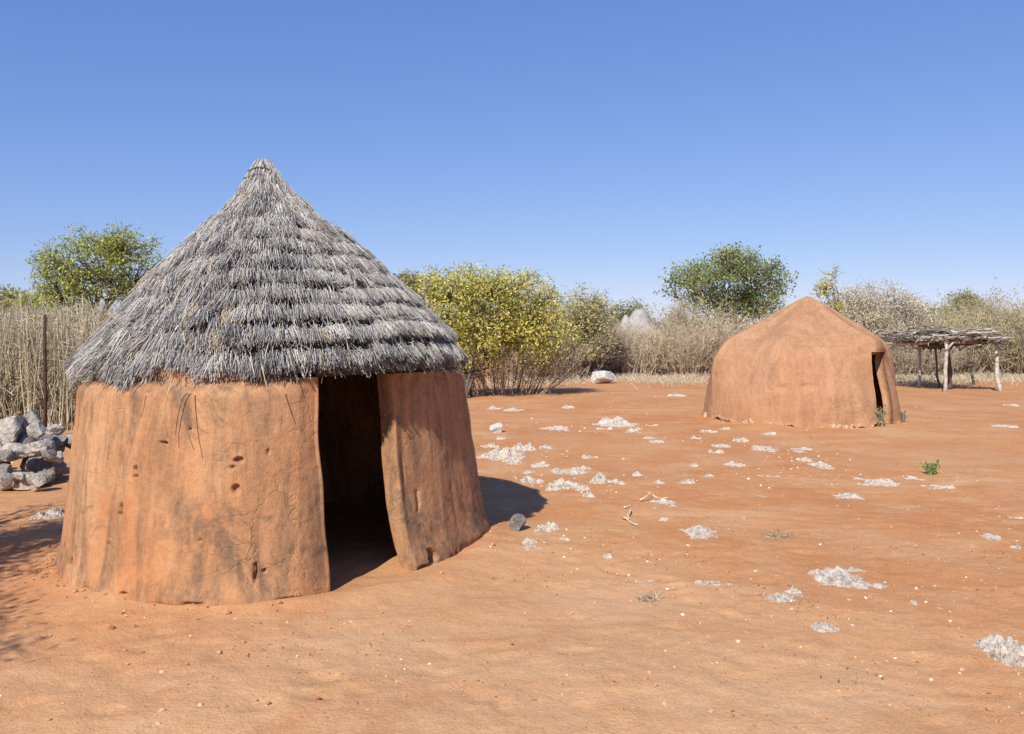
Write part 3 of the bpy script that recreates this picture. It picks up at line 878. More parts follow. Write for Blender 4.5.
for i, (px, py, w_, h_, Yd, lb) in enumerate(PILE):
    p = at(px, py, Yd)
    s = Yd / F_PX * .5
    if py >= 464: p[2] = h_ * s * .85
    rock('rubble_stone', lb, 'rock', p[0], p[1], p[2], w_ * s * 1.12, w_ * s * 1.0, h_ * s * 1.15, R.uniform(-.4, .4), 60 + i, M['darkrock'] if 'dark' in lb else M['greyrock'], 'stones heaped in the pile at the left', tilt=R.uniform(-.3, .3))
# carrying stones hidden under and behind the visible ones
for i in range(16):
    t = i % 8; lvl = i // 8
    x = -6.9 + t * .22 + R.normal() * .04; y = 10.15 + R.normal() * .12 + .12 * lvl
    s = .19
    rock('rubble_stone', 'grey stone buried in the lower courses of the stone pile', 'rock', x, y, .13 + .26 * lvl, s, s, .15, R.uniform(-1, 1), 90 + i, M['darkrock'], 'stones buried inside the pile at the left', 3)

for i in range(15):
    px, py = R.uniform(-20, 62), R.uniform(440, 484)
    if px > 62 - (py - 440) * .45: continue
    Yd = 9.75 - (py - 440) * .010 + R.normal() * .05
    p = at(px, py, Yd); s_ = R.uniform(.05, .10)
    if p[2] < s_ * .8: p[2] = s_ * .7
    rock('rubble_stone', 'small grey stone packed between the larger rocks of the stone pile', 'rock', p[0], p[1] + .05, p[2], s_ * 1.3, s_, s_ * .85, R.uniform(-1, 1), 400 + i, M['darkrock'] if R.rand() < .6 else M['greyrock'], 'small stones packed in the pile at the left', 3, R.uniform(-.4, .4))

# gravel and clods
def gravel():
    mb = MB()
    V0, F0 = ICO[1]
    N = 7200
    n = 0
    while n < N:
        d = 3.6 / (R.rand() ** .8 * .9 + .08); px = R.uniform(-40, 1064)
        x, y = (px - 512) / F_PX * d, d
        if d > 34 or math.hypot(x - HC[0], y - HC[1]) < 1.75 or math.hypot(x - 5.9, y - 17.43) < 2: continue
        if fbm(np.array([[x * .8, y * .8, 4.]]), 3, 88)[0] < R.uniform(-.55, .35): continue
        pc = .05
        if R.rand() < .42:
            q = OUT[R.randint(len(OUT))]; cx_, cy_ = gp(q[0], q[1]); sp_ = .25 + q[2] * cy_ / F_PX * .7
            x, y = cx_ + R.normal() * sp_, cy_ + R.normal() * sp_; d = y; pc = .30
        s = .0021 * (1 + R.rand() ** 6 * 4.5) * (1 + d * .06)
        V = V0 * (1 + .45 * R.uniform(-1, 1, (len(V0), 1))) * np.array([1, R.uniform(.6, 1), R.uniform(.4, .8)]) * s
        mb.add(V + np.array([x, y, gh(x, y) + s * .2]), F0, np.clip(R.choice([.25, .5, .9], p=[.55 - pc * .5, .45 - pc * .5, pc]) + R.normal() * .1, 0, 1))
        n += 1
    for cx_, cy_, r0, k in ((HC[0], HC[1], 1.70, 130), (5.9, 17.43, 1.93, 90)):     # clods fallen from the walls
        for i in range(k):
            a = math.radians(R.uniform(-185, 20)); r = (float(hut_r(np.array([math.degrees(a)]))[0]) if r0 < 1.8 else r0) + .02 + abs(R.normal()) * .14
            if r0 < 1.8 and -64 < math.degrees(a) < -37: continue
            s = R.uniform(.004, .010) * (1 + 2.2 * R.rand() ** 6) * (1.6 if r0 > 1.8 else 1)
            V = V0 * (1 + .45 * R.uniform(-1, 1, (len(V0), 1))) * np.array([1, R.uniform(.6, 1), R.uniform(.5, .9)]) * s
            x, y = cx_ + r * math.cos(a), cy_ + r * math.sin(a)
            mb.add(V + np.array([x, y, gh(x, y) + .034 * math.exp(-((r - r0) / .16) ** 2) + s * .3]), F0, np.clip(R.choice([.3, .5, .72], p=[.6, .33, .07]) + R.normal() * .08, 0, 1))
    tag(mb.build('gravel', M['gravel'], None, False), 'loose gravel and clods strewn over the red yard', 'gravel', None, 'stuff')
gravel()

# ------------------------------------------------------------------ trees and bushes
def px_blobs(L, Y):
    out = []
    for (px, py, rx, ry, dy) in L:
        p = at(px, py, Y + dy)
        k = (Y + dy) / F_PX
        out.append((p[0], p[1], p[2], rx * k, max(rx, ry) * k * .9, ry * k))
    return out

def tree(name, label, cat, base, trunk_h, trunk_r, blobs, nclus, per, leaf, lmat, bmat, spread, stems=1, group=None, tint=(.5, .22), zmin=.5, limbs=7, bark_t=.5, leaf_ratio=.5, side_noise=.35):
    bx, by = base
    root = thing(name, label, cat, (bx, by, 0), group)
    vol = np.array([b[3] * b[4] * b[5] for b in blobs]) ** .8
    vol /= vol.sum()
    C = []
    while len(C) < nclus:
        b = blobs[R.choice(len(blobs), p=vol)]
        d = unit(R.normal(size=3)) * R.rand() ** (1 / 2.3)
        p = np.array(b[:3]) + d * np.array(b[3:])
        if p[2] < zmin: continue
        if fbm((p * 1.1)[None, :], 2, 5)[0] < R.uniform(-.9, .1) * side_noise - .05: continue
        C.append(p)
    C = np.array(C)
    tk = MB()
    nodes = []
    ctr = np.average(np.array([b[:3] for b in blobs]), axis=0, weights=vol)
    for s in range(stems):
        a = R.uniform(0, 2 * PI)
        b0 = np.array([bx + (.18 * math.cos(a) if stems > 1 else 0), by + (.18 * math.sin(a) if stems > 1 else 0), -.05])
        top = np.array([bx, by, 0]) + (ctr - np.array([bx, by, 0])) * np.array([.25, .25, 0]) + np.array([0, 0, trunk_h]) + R.normal(size=3) * (.05 if stems == 1 else .35) * trunk_h
        P = polyline(b0, top, 6, .06, .02)
        rr = trunk_r / math.sqrt(stems)
        tk.tube(P, np.linspace(rr * 1.15, rr * .75, 6), 7, np.clip(bark_t + R.normal() * .1, 0, 1))
        order = R.permutation(len(C))[:max(2, limbs // stems + 1)]
        for j in order:
            tgt = top + (C[j] - top) * .8
            Q = polyline(top, tgt, 6, .12, .03)
            tk.tube(Q, np.linspace(rr * .6, rr * .16, 6), 5, np.clip(bark_t + R.normal() * .12, 0, 1), False)
            nodes.extend(Q[1:])
    nodes = np.array(nodes)
    lb = MB()
    for c_ in C:
        d = np.linalg.norm(nodes - c_, axis=1)
        nd = nodes[np.argmin(d + .25 * np.maximum(0, nodes[:, 2] - c_[2]))]
        Q = polyline(nd, c_, 4, .12, .04)
        tk.tube(Q, np.linspace(trunk_r * .16 + .003, .004, 4), 4, np.clip(bark_t + R.normal() * .15, 0, 1), False)
    # twigs inside each cluster
    nt_ = 4
    st = np.repeat(C, nt_, 0)
    en = st + R.normal(size=st.shape) * spread * 1.1
    V, Fq, m = needles(np.stack([st, (st + en) / 2 + R.normal(size=st.shape) * spread * .12, en], 1), .007, .003)
    tk.add(V, Fq, np.repeat(np.clip(bark_t + R.normal(size=len(st)) * .2, 0, 1), m))
    tk.build('trunk', bmat, root)
    n = len(C) * per
    cen = np.repeat(C, per, 0)
    ct = np.repeat(R.normal(size=len(C)) * tint[1] * .8, per)
    L = cen + np.clip(R.normal(size=(n, 3)), -1.7, 1.7) * spread * np.array([1, 1, .85])
    L = L[L[:, 2] > .1]; ct = ct[:len(L)]
    V, Fq = leaf_quads(L, leaf * R.uniform(.6, 1.35, len(L)), leaf_ratio)
    lb.add(V, Fq, np.repeat(np.clip(tint[0] + ct + R.normal(size=len(L)) * tint[1], 0, 1), 4))
    lb.build('crown', lmat, root, False)
    return root

def brush(name, label, x, y, h, wx, wy, stems, rad=.011, tint=(.5, .2), leaves=0, lmat=None, leaf=.05, lt=(.5, .25), mat=None, group=None, cat='bush', upright=.5, fork=(7, 4)):
    root = thing(name, label, cat, (x, y, 0), group)
    N = stems
    a = R.uniform(0, 2 * PI, N); q = np.sqrt(R.rand(N))
    S = np.stack([x + np.cos(a) * q * wx * .32, y + np.sin(a) * q * wy * .32, np.full(N, -.03)], 1)
    hh = h * R.uniform(.6, 1.05, N) * (1 - .45 * q ** 2 * R.rand(N))
    lean = (1 - upright)
    E = np.stack([S[:, 0] + np.cos(a) * q * wx * .38 * lean * 2 * R.uniform(.4, 1.2, N) + R.normal(size=N) * wx * .05, S[:, 1] + np.sin(a) * q * wy * .38 * lean * 2 * R.uniform(.4, 1.2, N), hh], 1)
    Mi = (S + E) / 2 + R.normal(size=(N, 3)) * h * .06
    mb = MB()
    V, Fq, m = needles(np.stack([S, Mi, E], 1), rad * 1.7, rad * .6)
    mb.add(V, Fq, np.repeat(np.clip(tint[0] - .1 + R.normal(size=N) * tint[1], 0, 1), m))
    tips = [E]
    A, B, C_ = S, Mi, E
    for lev, k in enumerate(fork):
        n = len(A) * k
        t = R.uniform(.2, 1, n)[:, None]
        A2, B2, C2 = np.repeat(A, k, 0), np.repeat(B, k, 0), np.repeat(C_, k, 0)
        s = (1 - t) ** 2 * A2 + 2 * t * (1 - t) * B2 + t ** 2 * C2
        ax = unit(C2 - A2)
        L = h * (.33 if lev == 0 else .17) * R.uniform(.4, 1.2, n)[:, None]
        d = unit(ax * .8 + R.normal(size=(n, 3)) * .65 + np.array([0, 0, .25 * upright]))
        e = s + d * L
        e[:, 2] = np.maximum(e[:, 2], .03)
        mid = (s + e) / 2 + R.normal(size=(n, 3)) * L * .1
        V, Fq, m = needles(np.stack([s, mid, e], 1), rad * (.8 if lev == 0 else .55), rad * .3)
        mb.add(V, Fq, np.repeat(np.clip(tint[0] + .08 * lev + R.normal(size=n) * tint[1], 0, 1), m))
        A, B, C_ = s, mid, e
        tips.append(e)
    mb.build('branches', mat or M['twig'], root)
    if leaves:
        T = np.concatenate(tips[1:])
        L = T[R.randint(0, len(T), leaves)] + R.normal(size=(leaves, 3)) * .07
        V, Fq = leaf_quads(L, leaf * R.uniform(.6, 1.4, leaves), .5)
        f = MB(); f.add(V, Fq, np.repeat(np.clip(lt[0] + R.normal(size=leaves) * lt[1], 0, 1), 4))
        f.build('foliage', lmat or M['leafR'], root, False)
    return root

# left green tree behind the tall grass
Yt = 24.
x0 = at(92, 320, Yt)[0]
tree('leafy_tree', 'airy yellow green tree rising behind the dry grass left of the thatched hut', 'tree', (x0, Yt), 1.7, .10,
     px_blobs([(90, 262, 52, 34, 0), (125, 262, 42, 34, .5), (55, 275, 28, 26, -.3), (85, 292, 52, 22, 0), (140, 285, 35, 28, .8), (112, 240, 30, 16, 0)], Yt), 360, 24, .085, M['leafA'], M['bark'], .15, limbs=12, tint=(.55, .26), zmin=1.9, bark_t=.35, side_noise=.9)
# yellow leaved bush right of the round hut
Yb = 23.
x0 = at(472, 380, Yb)[0]
tree('yellow_bush', 'large yellow leaved bush with bare lower stems right of the thatched hut', 'bush', (x0, Yb), .9, .10,
     px_blobs([(470, 300, 50, 34, 0), (440, 292, 26, 24, .2), (520, 308, 40, 36, .3), (500, 288, 46, 20, 0), (544, 306, 20, 24, .4), (480, 335, 58, 28, .3), (540, 338, 36, 28, .4), (428, 290, 16, 18, -.3)], Yb), 560, 34, .085, M['leafB'], M['bark'], .16, stems=4, limbs=14, tint=(.5, .26), zmin=.5, bark_t=.45, side_noise=.7)
brush('dry_bush', 'tangle of bare grey twigs under the yellow bush', at(505, 370, 24.2)[0], 24.3, 1.9, 3.6, 1.6, 80, .009, (.35, .2), 900, M['leafB'], .07, (.4, .2), upright=.5)
# second yellowish bush
Yc = 33.
tree('yellowish_bush', 'olive yellow bush between the large yellow bush and the pinkish dry brush', 'bush', (at(583, 370, Yc)[0], Yc), 1.2, .09,
     px_blobs([(585, 312, 30, 24, 0), (570, 322, 26, 22, 0), (600, 318, 18, 22, .4), (582, 340, 34, 22, 0)], Yc), 330, 20, .11, M['leafO'], M['barkgrey'], .2, stems=3, limbs=10, tint=(.85, .25), zmin=.6)
# deep green tree
Yg = 44.
tree('umbrella_tree', 'spreading deep green tree with pale trunk rising behind the domed hut', 'tree', (at(722, 360, Yg)[0], Yg), 2.3, .17,
     px_blobs([(728, 272, 40, 22, 0), (690, 283, 30, 18, .6), (762, 284, 28, 24, .4), (735, 262, 24, 14, 0), (712, 300, 34, 16, .8), (755, 305, 30, 18, .5), (676, 278, 16, 9, 0)], Yg), 330, 36, .16, M['leafC'], M['barkgrey'], .30, stems=2, limbs=14, tint=(.5, .25), zmin=2.2, bark_t=.75, side_noise=.7)
# thin sapling behind the domed hut
Ys = 30.
tree('sapling', 'thin sapling with tan leaves poking up behind the dome peak', 'tree', (at(834, 350, Ys)[0], Ys), 2.3, .04,
     px_blobs([(832, 278, 9, 13, 0), (822, 289, 12, 8, 0), (838, 292, 10, 12, 0), (834, 310, 12, 14, 0)], Ys), 60, 11, .11, M['leafB'], M['bark'], .14, limbs=7, tint=(.55, .3), zmin=1.5)
# pale bushes
PB = 'pale dry bushes along the back of the yard'
Yp = 36.
tree('pale_bush', 'big cream coloured dry bush right behind the domed hut', 'bush', (at(880, 365, Yp)[0], Yp), 1.1, .08,
     px_blobs([(878, 314, 38, 32, 0), (908, 322, 30, 26, .5), (858, 312, 28, 27, -.3), (890, 346, 44, 22, 0), (850, 330, 28, 28, 0)], Yp), 1000, 40, .075, M['leafP'], M['barkgrey'], .2, stems=4, limbs=12, tint=(.68, .25), zmin=.4, bark_t=.9, group=PB)
tree('pale_bush', 'small cream bush below the left side of the deep green tree', 'bush', (at(655, 360, 41)[0], 41), .9, .06,
     px_blobs([(658, 330, 20, 20, 0), (672, 322, 18, 16, .4), (640, 345, 18, 16, 0)], 41), 190, 20, .10, M['leafP'], M['barkgrey'], .22, stems=3, limbs=9, tint=(.35, .25), zmin=.4, bark_t=.7, group=PB)
# brush
DB = 'dry brushwood along the back edge of the yard'
DRY = [  # px, Y, h, wx, stems, tint, upright, leaves, leaf material, leaf tint, label
 (572, 35.0, 2.0, 3.4, 90, (.45, .2), .55, 500, 'leafR', .5, 'grey brown dry bush left of the white boulder'),
 (603, 36.5, 2.15, 3.0, 110, (.55, .2), .7, 350, 'leafR', .4, 'pinkish upright dry brush right behind the white boulder'),
 (634, 36.0, 1.85, 3.0, 120, (.6, .2), .8, 300, 'leafR', .5, 'tall pale upright dry stalks between the boulder and the grey mound'),
 (660, 37.0, 1.9, 3.0, 100, (.6, .2), .6, 700, 'leafR', .6, 'tan dry bush in front of the grey mound'),
 (688, 36.0, 1.95, 2.6, 90, (.45, .2), .5, 900, 'leafR', .7, 'russet leaved dry bush left of the domed hut'),
 (704, 38.5, 2.9, 3.4, 90, (.45, .2), .5, 4200, 'leafO', .8, 'olive tan bush under the deep green tree'),
 (538, 33.0, 2.0, 3.0, 80, (.35, .2), .5, 250, 'leafR', .3, 'dark dry bush behind the yellow bush'),
 (740, 37.0, 2.2, 3.4, 80, (.5, .2), .5, 500, 'leafR', .5, 'dry bush half hidden behind the left shoulder of the domed hut'),
 (935, 39.0, 2.6, 3.4, 60, (.5, .2), .5, 4500, 'leafO', .75, 'olive bush behind the brush shelter roof'),
 (905, 33.5, 2.0, 3.0, 100, (.35, .2), .5, 500, 'leafP', .2, 'grey dry bush between the domed hut and the brush shelter'),
 (950, 35.0, 1.9, 3.2, 90, (.35, .2), .5, 700, 'leafO', .5, 'low grey bush seen through the posts of the brush shelter'),
 (985, 36.0, 2.4, 3.4, 90, (.4, .2), .5, 3800, 'leafO', .55, 'grey green bush behind the right end of the brush shelter'),
 (1020, 34.5, 2.6, 3.4, 90, (.4, .2), .5, 4500, 'leafO', .5, 'dense grey green bush at the right picture edge'),
 (975, 41.0, 3.2, 3.8, 60, (.45, .2), .5, 5200, 'leafO', .6, 'tall olive bush above the right end of the shelter roof'),
 (1015, 42.0, 3.2, 4.0, 60, (.45, .2), .5, 5200, 'leafO', .55, 'tall olive bush high at the right picture edge'),
]
for (px, Yd, h, wx, st, tt, up, nl, lm, ltn, lb) in DRY:
    brush('dry_bush', lb, (px - 512) / F_PX * Yd, Yd, h, wx, wx * .8, st, .012, tt, nl, M[lm], .09, (ltn, .25), group=DB, upright=up)
# far bushes out of which the background scrub is made
FAR = 'scrub trees farther back'
for i, (px, py, rx, ry, Yd, lm, lb) in enumerate([
    (628, 312, 20, 13, 60, 'leafC', 'low dark green tree far behind the grey mound'),
    (408, 290, 14, 14, 40, 'leafO', 'grey green twiggy tree showing just right of the thatch roof'),
    (965, 303, 16, 12, 62, 'leafO', 'scrubby green tree on the skyline above the shelter'),
    (1005, 318, 40, 18, 66, 'leafO', 'broad olive scrub on the skyline at the right edge'),
    (8, 303, 16, 14, 46, 'leafO', 'faint grey green scrub on the skyline at the left edge'),
    (45, 306, 36, 10, 30, 'leafA', 'low yellow green bush just behind the dry grass'),
    (795, 318, 40, 18, 60, 'leafO', 'olive scrub tree behind the dome roof'),
    (925, 318, 30, 18, 60, 'leafO', 'olive scrub tree behind the big cream bush'),
    (560, 315, 40, 20, 58, 'leafO', 'olive scrub tree behind the yellow bushes'),
    (450, 320, 50, 20, 55, 'leafO', 'olive scrub tree behind the yellow bush'),
    ]):
    tree('scrub_tree', lb, 'tree', (at(px, py, Yd)[0], Yd), 1.2, .09, px_blobs([(px, py, rx, ry, 0), (px + rx * .4, py + ry * .5, rx * .8, ry, .4), (px - rx * .5, py + ry * .6, rx * .7, ry, -.4)], Yd),
         190, 14, .16, M[lm], M['barkgrey'], .28, stems=2, limbs=8, tint=(.5, .25), zmin=.5, group=FAR)

# far scrub belt that closes the horizon
def scrub():
    n = 5200
    X = R.uniform(-95, 95, n); Y = 48 + R.rand(n) ** 1.3 * 60
    hh = 1.9 + .9 * (fbm(np.stack([X * .12, Y * .12, X * 0], 1), 3, 71) + .4)
    t = R.rand(n) ** .8
    C = np.stack([X, Y, hh * t], 1)
    per = 14
    P = np.repeat(C, per, 0) + R.normal(size=(n * per, 3)) * np.array([.5, .5, .3])
    P = P[P[:, 2] > .05]
    V, Fq = leaf_quads(P, .26 * R.uniform(.6, 1.4, len(P)), .55)
    mb = MB(); ct = fbm(P * .15, 2, 72) * .4
    mb.add(V, Fq, np.repeat(np.clip(.5 + ct + R.normal(size=len(P)) * .25, 0, 1), 4))
    tag(mb.build('scrub', M['leafO'], None, False), 'belt of dense olive scrub far behind the yard', 'scrub', None, 'stuff')
scrub()

# tall dry grass left of the hut
def tall_grass():
    n = 6500
    X = R.uniform(-17, -3.2, n); Y = 15.2 + R.rand(n) ** 1.4 * 6
    hh = 2.12 + .12 * fbm(np.stack([X * .8, Y * .5, X * 0], 1), 2, 81) + R.normal(size=n) * .13 + (Y - 15) * .03
    hh = hh * np.where(R.rand(n) < .45, R.uniform(.35, .95, n), 1)
    lean = R.normal(size=(n, 2)) * .17
    A = np.stack([X, Y, np.full(n, -.03)], 1); C = A + np.stack([lean[:, 0] * hh, lean[:, 1] * hh, hh], 1)
    B = (A + C) / 2 + R.normal(size=(n, 3)) * .035
    V, Fq, m = needles(np.stack([A, B, C], 1), R.uniform(.006, .013, n), .004)
    mb = MB(); mb.add(V, Fq, np.repeat(np.clip(R.normal(.48, .28, n), 0, 1), m))
    # blades and seed heads
    k = 36000
    i = R.randint(0, n, k); t = R.uniform(.2, 1.0, k)[:, None]
    s = A[i] * (1 - t) + C[i] * t; d = unit(np.stack([R.normal(size=k) * .6, R.normal(size=k) * .6, R.uniform(-.3, 1.2, k)], 1))
    e = s + d * R.uniform(.12, .34, k)[:, None]
    V, Fq, m = needles(np.stack([s, (s + e) / 2 + np.array([0, 0, .02]), e], 1), .007, .003)
    mb.add(V, Fq, np.repeat(np.clip(R.normal(.52, .28, k), 0, 1), m))
    tag(mb.build('tall_grass', M['straw'], None, True), 'stand of tall dry straw coloured grass behind the stone pile', 'grass', None, 'stuff')
tall_grass()
def low_grass():
    n = 26000
    X = R.uniform(-4, 26, n); Y = 29 + R.normal(size=n) * .9 + 5.5 * R.rand(n) ** 1.2 + np.where(X < 1.5, -3.0 * np.clip((1.5 - X) / 3, 0, 1), 0)
    far = R.rand(n) < .4
    X = np.where(far, R.uniform(11.5, 27, n), X); Y = np.where(far, 33.0 + R.normal(size=n) * 1.0 - (X - 12) * .03, Y)
    keep = fbm(np.stack([X * .7, Y * .7, X * 0], 1), 3, 83) > R.uniform(-.6, .25, n) + .35 * np.clip((31.5 - Y) / 2.5, 0, 1.5)
    X, Y = X[keep], Y[keep]; n = len(X)
    h = R.uniform(.05, .26, n)
    A = np.stack([X, Y, np.full(n, -.01)], 1); C = A + np.stack([R.normal(size=n) * h * .7, R.normal(size=n) * h * .7, h], 1)
    V, Fq, m = needles(np.stack([A, (A + C) / 2 + np.array([0, 0, .02]), C], 1), .008, .004)
    mb = MB(); mb.add(V, Fq, np.repeat(np.clip(R.normal(.7, .25, n), 0, 1), m))
    tag(mb.build('short_grass', M['straw'], None, True), 'fringe of short pale dry grass along the foot of the bushes', 'grass', None, 'stuff')
low_grass()

# fence post in the grass
def post():
    p = at(45, 440, 14.4)
    root = thing('fence_post', 'thin dark rusty post standing in front of the tall dry grass', 'post', (p[0], 14.4, 0))
    mb = MB()
    mb.tube([(p[0], 14.4, -.1), (p[0] + .01, 14.4, .7), (p[0] - .005, 14.4, 1.4), (p[0], 14.4, 2.04)], [.030, .029, .028, .026], 8)
    mb.build('shaft', M['postmetal'], root)
post()

# grey twin peaked mound behind the brush
def mound():
    Yd = 40.
    x, _, _ = at(640, 330, Yd)
    g = np.linspace(-1, 1, 90)
    U, W = np.meshgrid(g, g)
    k = Yd / F_PX
    Xc, Yc_ = x + U * 2.2, Yd + W * 1.8
    hA = 2.98 * np.exp(-(((Xc - (x + 0 * k)) / 1.15) ** 2 + ((Yc_ - Yd) / 1.1) ** 2) ** 1.1)
    hB = 2.66 * np.exp(-(((Xc - (x - 15 * k)) / .65) ** 2 + ((Yc_ - Yd + .2) / .8) ** 2) ** 1.0)
    hC = 1.5 * np.exp(-(((Xc - (x + 24 * k)) / .5) ** 2 + ((Yc_ - Yd) / .8) ** 2))
    P = np.stack([Xc, Yc_, hA], -1)
    Zm = np.maximum(np.maximum(hA, hB), hC) + fbm(P * 1.6, 4, 91, .6) * .16 * (hA + hB > .2) - .06
    idx = np.arange(90 * 90).reshape(90, 90)
    Fq = np.stack([idx[:-1, :-1], idx[:-1, 1:], idx[1:, 1:], idx[1:, :-1]], -1).reshape(-1, 4)
    tag(mesh_obj('rock_mound', np.stack([Xc, Yc_, Zm], -1).reshape(-1, 3), Fq, M['mound'], None, None, True, (x, Yd, 0)), 'grey twin peaked mound showing above the dry brush', 'mound')
mound()

# ------------------------------------------------------------------ the brush shelter
def shelter():
    cx, cy = 13.65, 27.2
    root = thing('brush_shelter', 'open sun shelter of crooked posts under a flat roof of grey branches', 'shelter', (cx, cy, 0))
    posts = [  # (base px, base Y), top px, radius, tint
        (918, 27.6, 919, 342, .075, .75), (944, 25.6, 946, 343, .085, .85), (949, 26.9, 946, 346, .11, .1), (940, 27.4, 935, 346, .06, .2), (974, 29.2, 971, 343, .07, .15), (1001, 25.9, 997, 340, .095, .95)]
    for (bp, Yd, tp, ty, r, t) in posts:
        b = np.array([(bp - 512) / F_PX * Yd, Yd, -.08]); e = at(tp, ty, Yd)
        P = polyline(b, e, 8, .03, .012); r = r * .66
        mb = MB()
        mb.tube(P, r * np.array([1.1, 1.02, .98, 1.05, .92, .9, .88, .82]), 8, t)
        f = unit(np.array([R.normal(), R.normal() * .5, 1.2]))
        mb.tube([P[-2], P[-2] + f * .16, P[-2] + f * .30], [r * .6, r * .5, r * .42], 6, t)
        mb.build('post', M['wood'], root)
    rb = MB()
    # beams
    zt = 1.60
    xl, xr = at(902, 340, 27)[0], at(1001, 340, 26.5)[0]
    for (y0, z0) in ((25.6, 1.52), (27.2, 1.48), (28.9, 1.50)):
        rb.tube(polyline((xl + .1, y0 + .4, z0), (xr - .35 - (27.2 - y0) * .12, y0, z0 + .02), 7, .02, .012), np.linspace(.06, .05, 7), 6, .6)
    for i in range(11):
        x = xl + (xr - .75 - xl) * (i + .5) / 11 + R.normal() * .08
        rb.tube(polyline((x + R.normal() * .2, 25.2 + R.rand() * .4, 1.58 + R.normal() * .02), (x + R.normal() * .2, 29.3 + R.rand() * .5, 1.56 + R.normal() * .03), 7, .02, .006), np.linspace(.05, .03, 7), 6, np.clip(R.normal(.5, .25), 0, 1))
    for i in range(210):
        x, y = R.uniform(xl + .45, xr - .85), R.uniform(25.3, 29.4)
        a = R.normal() * .55 + (PI if R.rand() < .5 else 0)
        L = R.uniform(.5, 1.3)
        z = 1.61 + R.rand() * .20
        p0 = np.array([x - math.cos(a) * L / 2, y - math.sin(a) * L / 2 * .6, z]); p1 = np.array([x + math.cos(a) * L / 2, y + math.sin(a) * L / 2 * .6, z + R.normal() * .07])
        rb.tube(polyline(p0, p1, 5, .07, .03), np.linspace(R.uniform(.02, .045), .012, 5), 5, np.clip(R.normal(.45, .28), 0, 1))
    for i in range(120):     # brushwood packing in the middle, sagging between the beams
        x, y = cx - .35 + R.normal() * .75, 27 + R.normal() * .7
        sag = .34 * math.exp(-((x - cx + .2) / .75) ** 2)
        p0 = np.array([x + R.normal() * .5, y + R.normal() * .4, 1.60 + R.rand() * .08]); p1 = np.array([x, y, 1.52 - sag * R.rand()]); p2 = np.array([x + R.normal() * .5, y + R.normal() * .4, 1.62])
        rb.tube([p0, (p0 + p1) / 2 - np.array([0, 0, .02]), p1, (p1 + p2) / 2 - np.array([0, 0, .02]), p2], [.025, .022, .02, .018, .01], 5, np.clip(R.normal(.15, .15), 0, 1))
    for i in range(60):      # ragged ends along the front edge
        x = R.uniform(xl + .2, xr - .5)
        p0 = np.array([x, 25.9, 1.58]); d = unit(np.array([R.normal() * .9, -.6, R.normal() * .22]))
        rb.tube(polyline(p0, p0 + d * R.uniform(.3, .8), 4, .08, .03), [.03, .025, .018, .01], 5, np.clip(R.normal(.5, .3), 0, 1))
    rb.build('branch_roof', M['wood'], root)
shelter()

# ------------------------------------------------------------------ small plants
def weed(name, label, px, py, hpx, wpx, n, mat, leaf, group=None):
    x, y = gp(px, py)
    h = hpx * y / F_PX; w_ = wpx * y / F_PX
    root = thing(name, label, 'plant', (x, y, gh(x, y)), group)
    st = 9
    A = np.tile(np.array([x, y, -.01]), (st, 1)); E = A + np.stack([R.normal(size=st) * w_ * .24, R.normal(size=st) * w_ * .24, h * R.uniform(.55, 1, st)], 1)
    V, Fq, m = needles(np.stack([A, (A + E) / 2 + R.normal(size=(st, 3)) * .01, E], 1), .004, .002)
    s = MB(); s.add(V, Fq, .5); s.build('stems', M['twig'], root)
    i = R.randint(0, st, n); t = R.uniform(.25, 1.05, n)[:, None]
    V, Fq = leaf_quads(A[i] * (1 - t) + E[i] * t + R.normal(size=(n, 3)) * w_ * .12, leaf * R.uniform(.6, 1.3, n), .45, 1.2)
    f = MB(); f.add(V, Fq, np.repeat(np.clip(R.normal(.5, .28, n), 0, 1), 4)); f.build('leaves', mat, root, False)
weed('small_plant', 'small bright green plant alone on the bare earth in front of the shelter', 931, 475, 13, 15, 170, M['weed'], .05)
weed('small_plant', 'grey green weed at the foot of the doorway of the domed hut', 882, 428, 24, 12, 130, M['greyweed'], .06)
weed('small_plant', 'grey weed hugging the right foot of the domed hut', 903, 424, 16, 8, 60, M['greyweed'], .06)
def tuft(label, px, py, n, h, wd):
    x, y = gp(px, py)
    A = np.stack([x + R.normal(size=n) * wd, y + R.normal(size=n) * wd, np.full(n, gh(x, y) - .01)], 1)
    E = A + np.stack([R.normal(size=n) * h * .9, R.normal(size=n) * h * .9, h * R.uniform(.2, 1, n)], 1)
    V, Fq, m = needles(np.stack([A, (A + E) / 2 + np.array([0, 0, h * .15]), E], 1), .003, .0015)
    mb = MB(); mb.add(V, Fq, np.repeat(np.clip(R.normal(.4, .2, n), 0, 1), m))
    tag(mb.build('grass_tuft', M['straw'], None, True, (x, y, 0)), label, 'grass', 'withered tufts on the bare earth')
tuft('flattened withered tuft in the open yard before the domed hut', 777, 534, 70, .06, .05)
tuft('withered grey tuft in the bare sand of the centre foreground', 650, 597, 50, .05, .035)
tuft('short dry grass stub on the far ground left of the domed hut', 676, 384, 60, .22, .10)
# twigs lying by the curved crust
def sticks():
    mb = MB()
    for (a, b) in (((622, 519), (638, 526)), ((624, 509), (632, 507)), ((630, 512), (629, 520)), ((652, 497), (668, 500)), ((640, 503), (652, 499))):
        p, q = gp(*a), gp(*b)
        mb.tube(polyline((p[0], p[1], gh(*p) + .02), (q[0], q[1], gh(*q) + .02), 5, .08, .03), np.linspace(.009, .004, 5), 5, .8)
    tag(mb.build('twig_litter', M['twig'], None, True), 'few pale broken twigs scattered by the curved crust', 'twigs', None, 'stuff')
sticks()
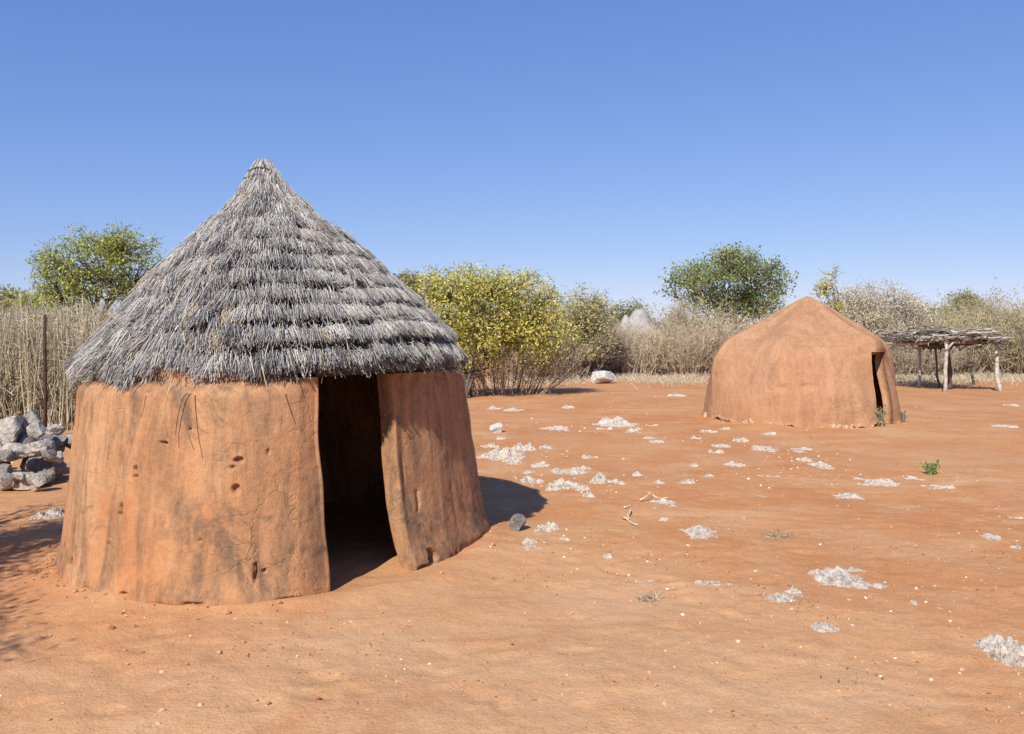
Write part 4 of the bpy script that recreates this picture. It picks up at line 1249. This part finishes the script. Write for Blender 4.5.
# dark leaf litter
def litter():
    n = 170
    mb = MB()
    cs = [gp(*q) for q in ((674, 557), (740, 535), (755, 545), (600, 420), (990, 650), (848, 678), (800, 610), (752, 588), (655, 557), (540, 575), (1000, 560), (880, 550), (300, 640), (385, 650), (150, 640), (870, 420), (600, 540))]
    P = []
    for i in range(n):
        c = cs[R.randint(len(cs))]
        P.append((c[0] + R.normal() * .12, c[1] + R.normal() * .10))
    P = np.array(P)
    C = np.stack([P[:, 0], P[:, 1], gheight(P[:, 0], P[:, 1]) + .008], 1)
    V, Fq = leaf_quads(C, R.uniform(.010, .024, n), .4)
    V[:, 2] = np.maximum(V[:, 2], np.repeat(C[:, 2], 4) - .004)
    mb.add(V, Fq, np.repeat(R.rand(n) * .5, 4))
    tag(mb.build('leaf_litter', M['bark'], None, False), 'dark dry leaf litter sprinkled on the red earth', 'litter', None, 'stuff')
litter()

# thorn tree left of the camera: it stands outside the picture and throws the branchy shade at the left
def shade_tree():
    base = (-5.9, 2.6)
    root_blobs = [(-5.35, 4.1, 2.7, .9, .9, .5), (-4.7, 4.7, 2.2, .45, .5, .3), (-6.2, 3.2, 3.0, 1.1, 1.1, .5), (-4.55, 2.25, 2.5, .35, .6, .25), (-5.6, 4.9, 2.9, .6, .6, .4), (-4.2, 1.6, 2.7, .7, .35, .25), (-5.0, 3.6, 2.4, .7, .5, .3)]
    tree('thorn_tree', 'sparse thorn tree left of the camera whose shade falls beside the hut', 'tree', base, 1.3, .12, root_blobs, 330, 12, .06, M['leafA'], M['bark'], .16, limbs=14, zmin=1.2)
shade_tree()

# low ridge on the horizon
def ridge():
    n, m = 120, 16
    xs = np.linspace(60, 900, n); t = np.linspace(-1, 1, m)
    Xr, Tt = np.meshgrid(xs, t)
    hgt = 17 * np.clip((Xr - 60) / 160, 0, 1) * (1 + .25 * fbm(np.stack([Xr * .01, Tt, Xr * 0], -1), 3, 95)) * (1 - Tt ** 2)
    Vr = np.stack([Xr, 480 + Tt * 90, hgt - 1.0], -1).reshape(-1, 3)
    idx = np.arange(n * m).reshape(m, n)
    Fq = np.stack([idx[:-1, :-1], idx[:-1, 1:], idx[1:, 1:], idx[1:, :-1]], -1).reshape(-1, 4)
    tag(mesh_obj('hills', Vr, Fq, M['hill']), None, None, None, 'structure')
ridge()
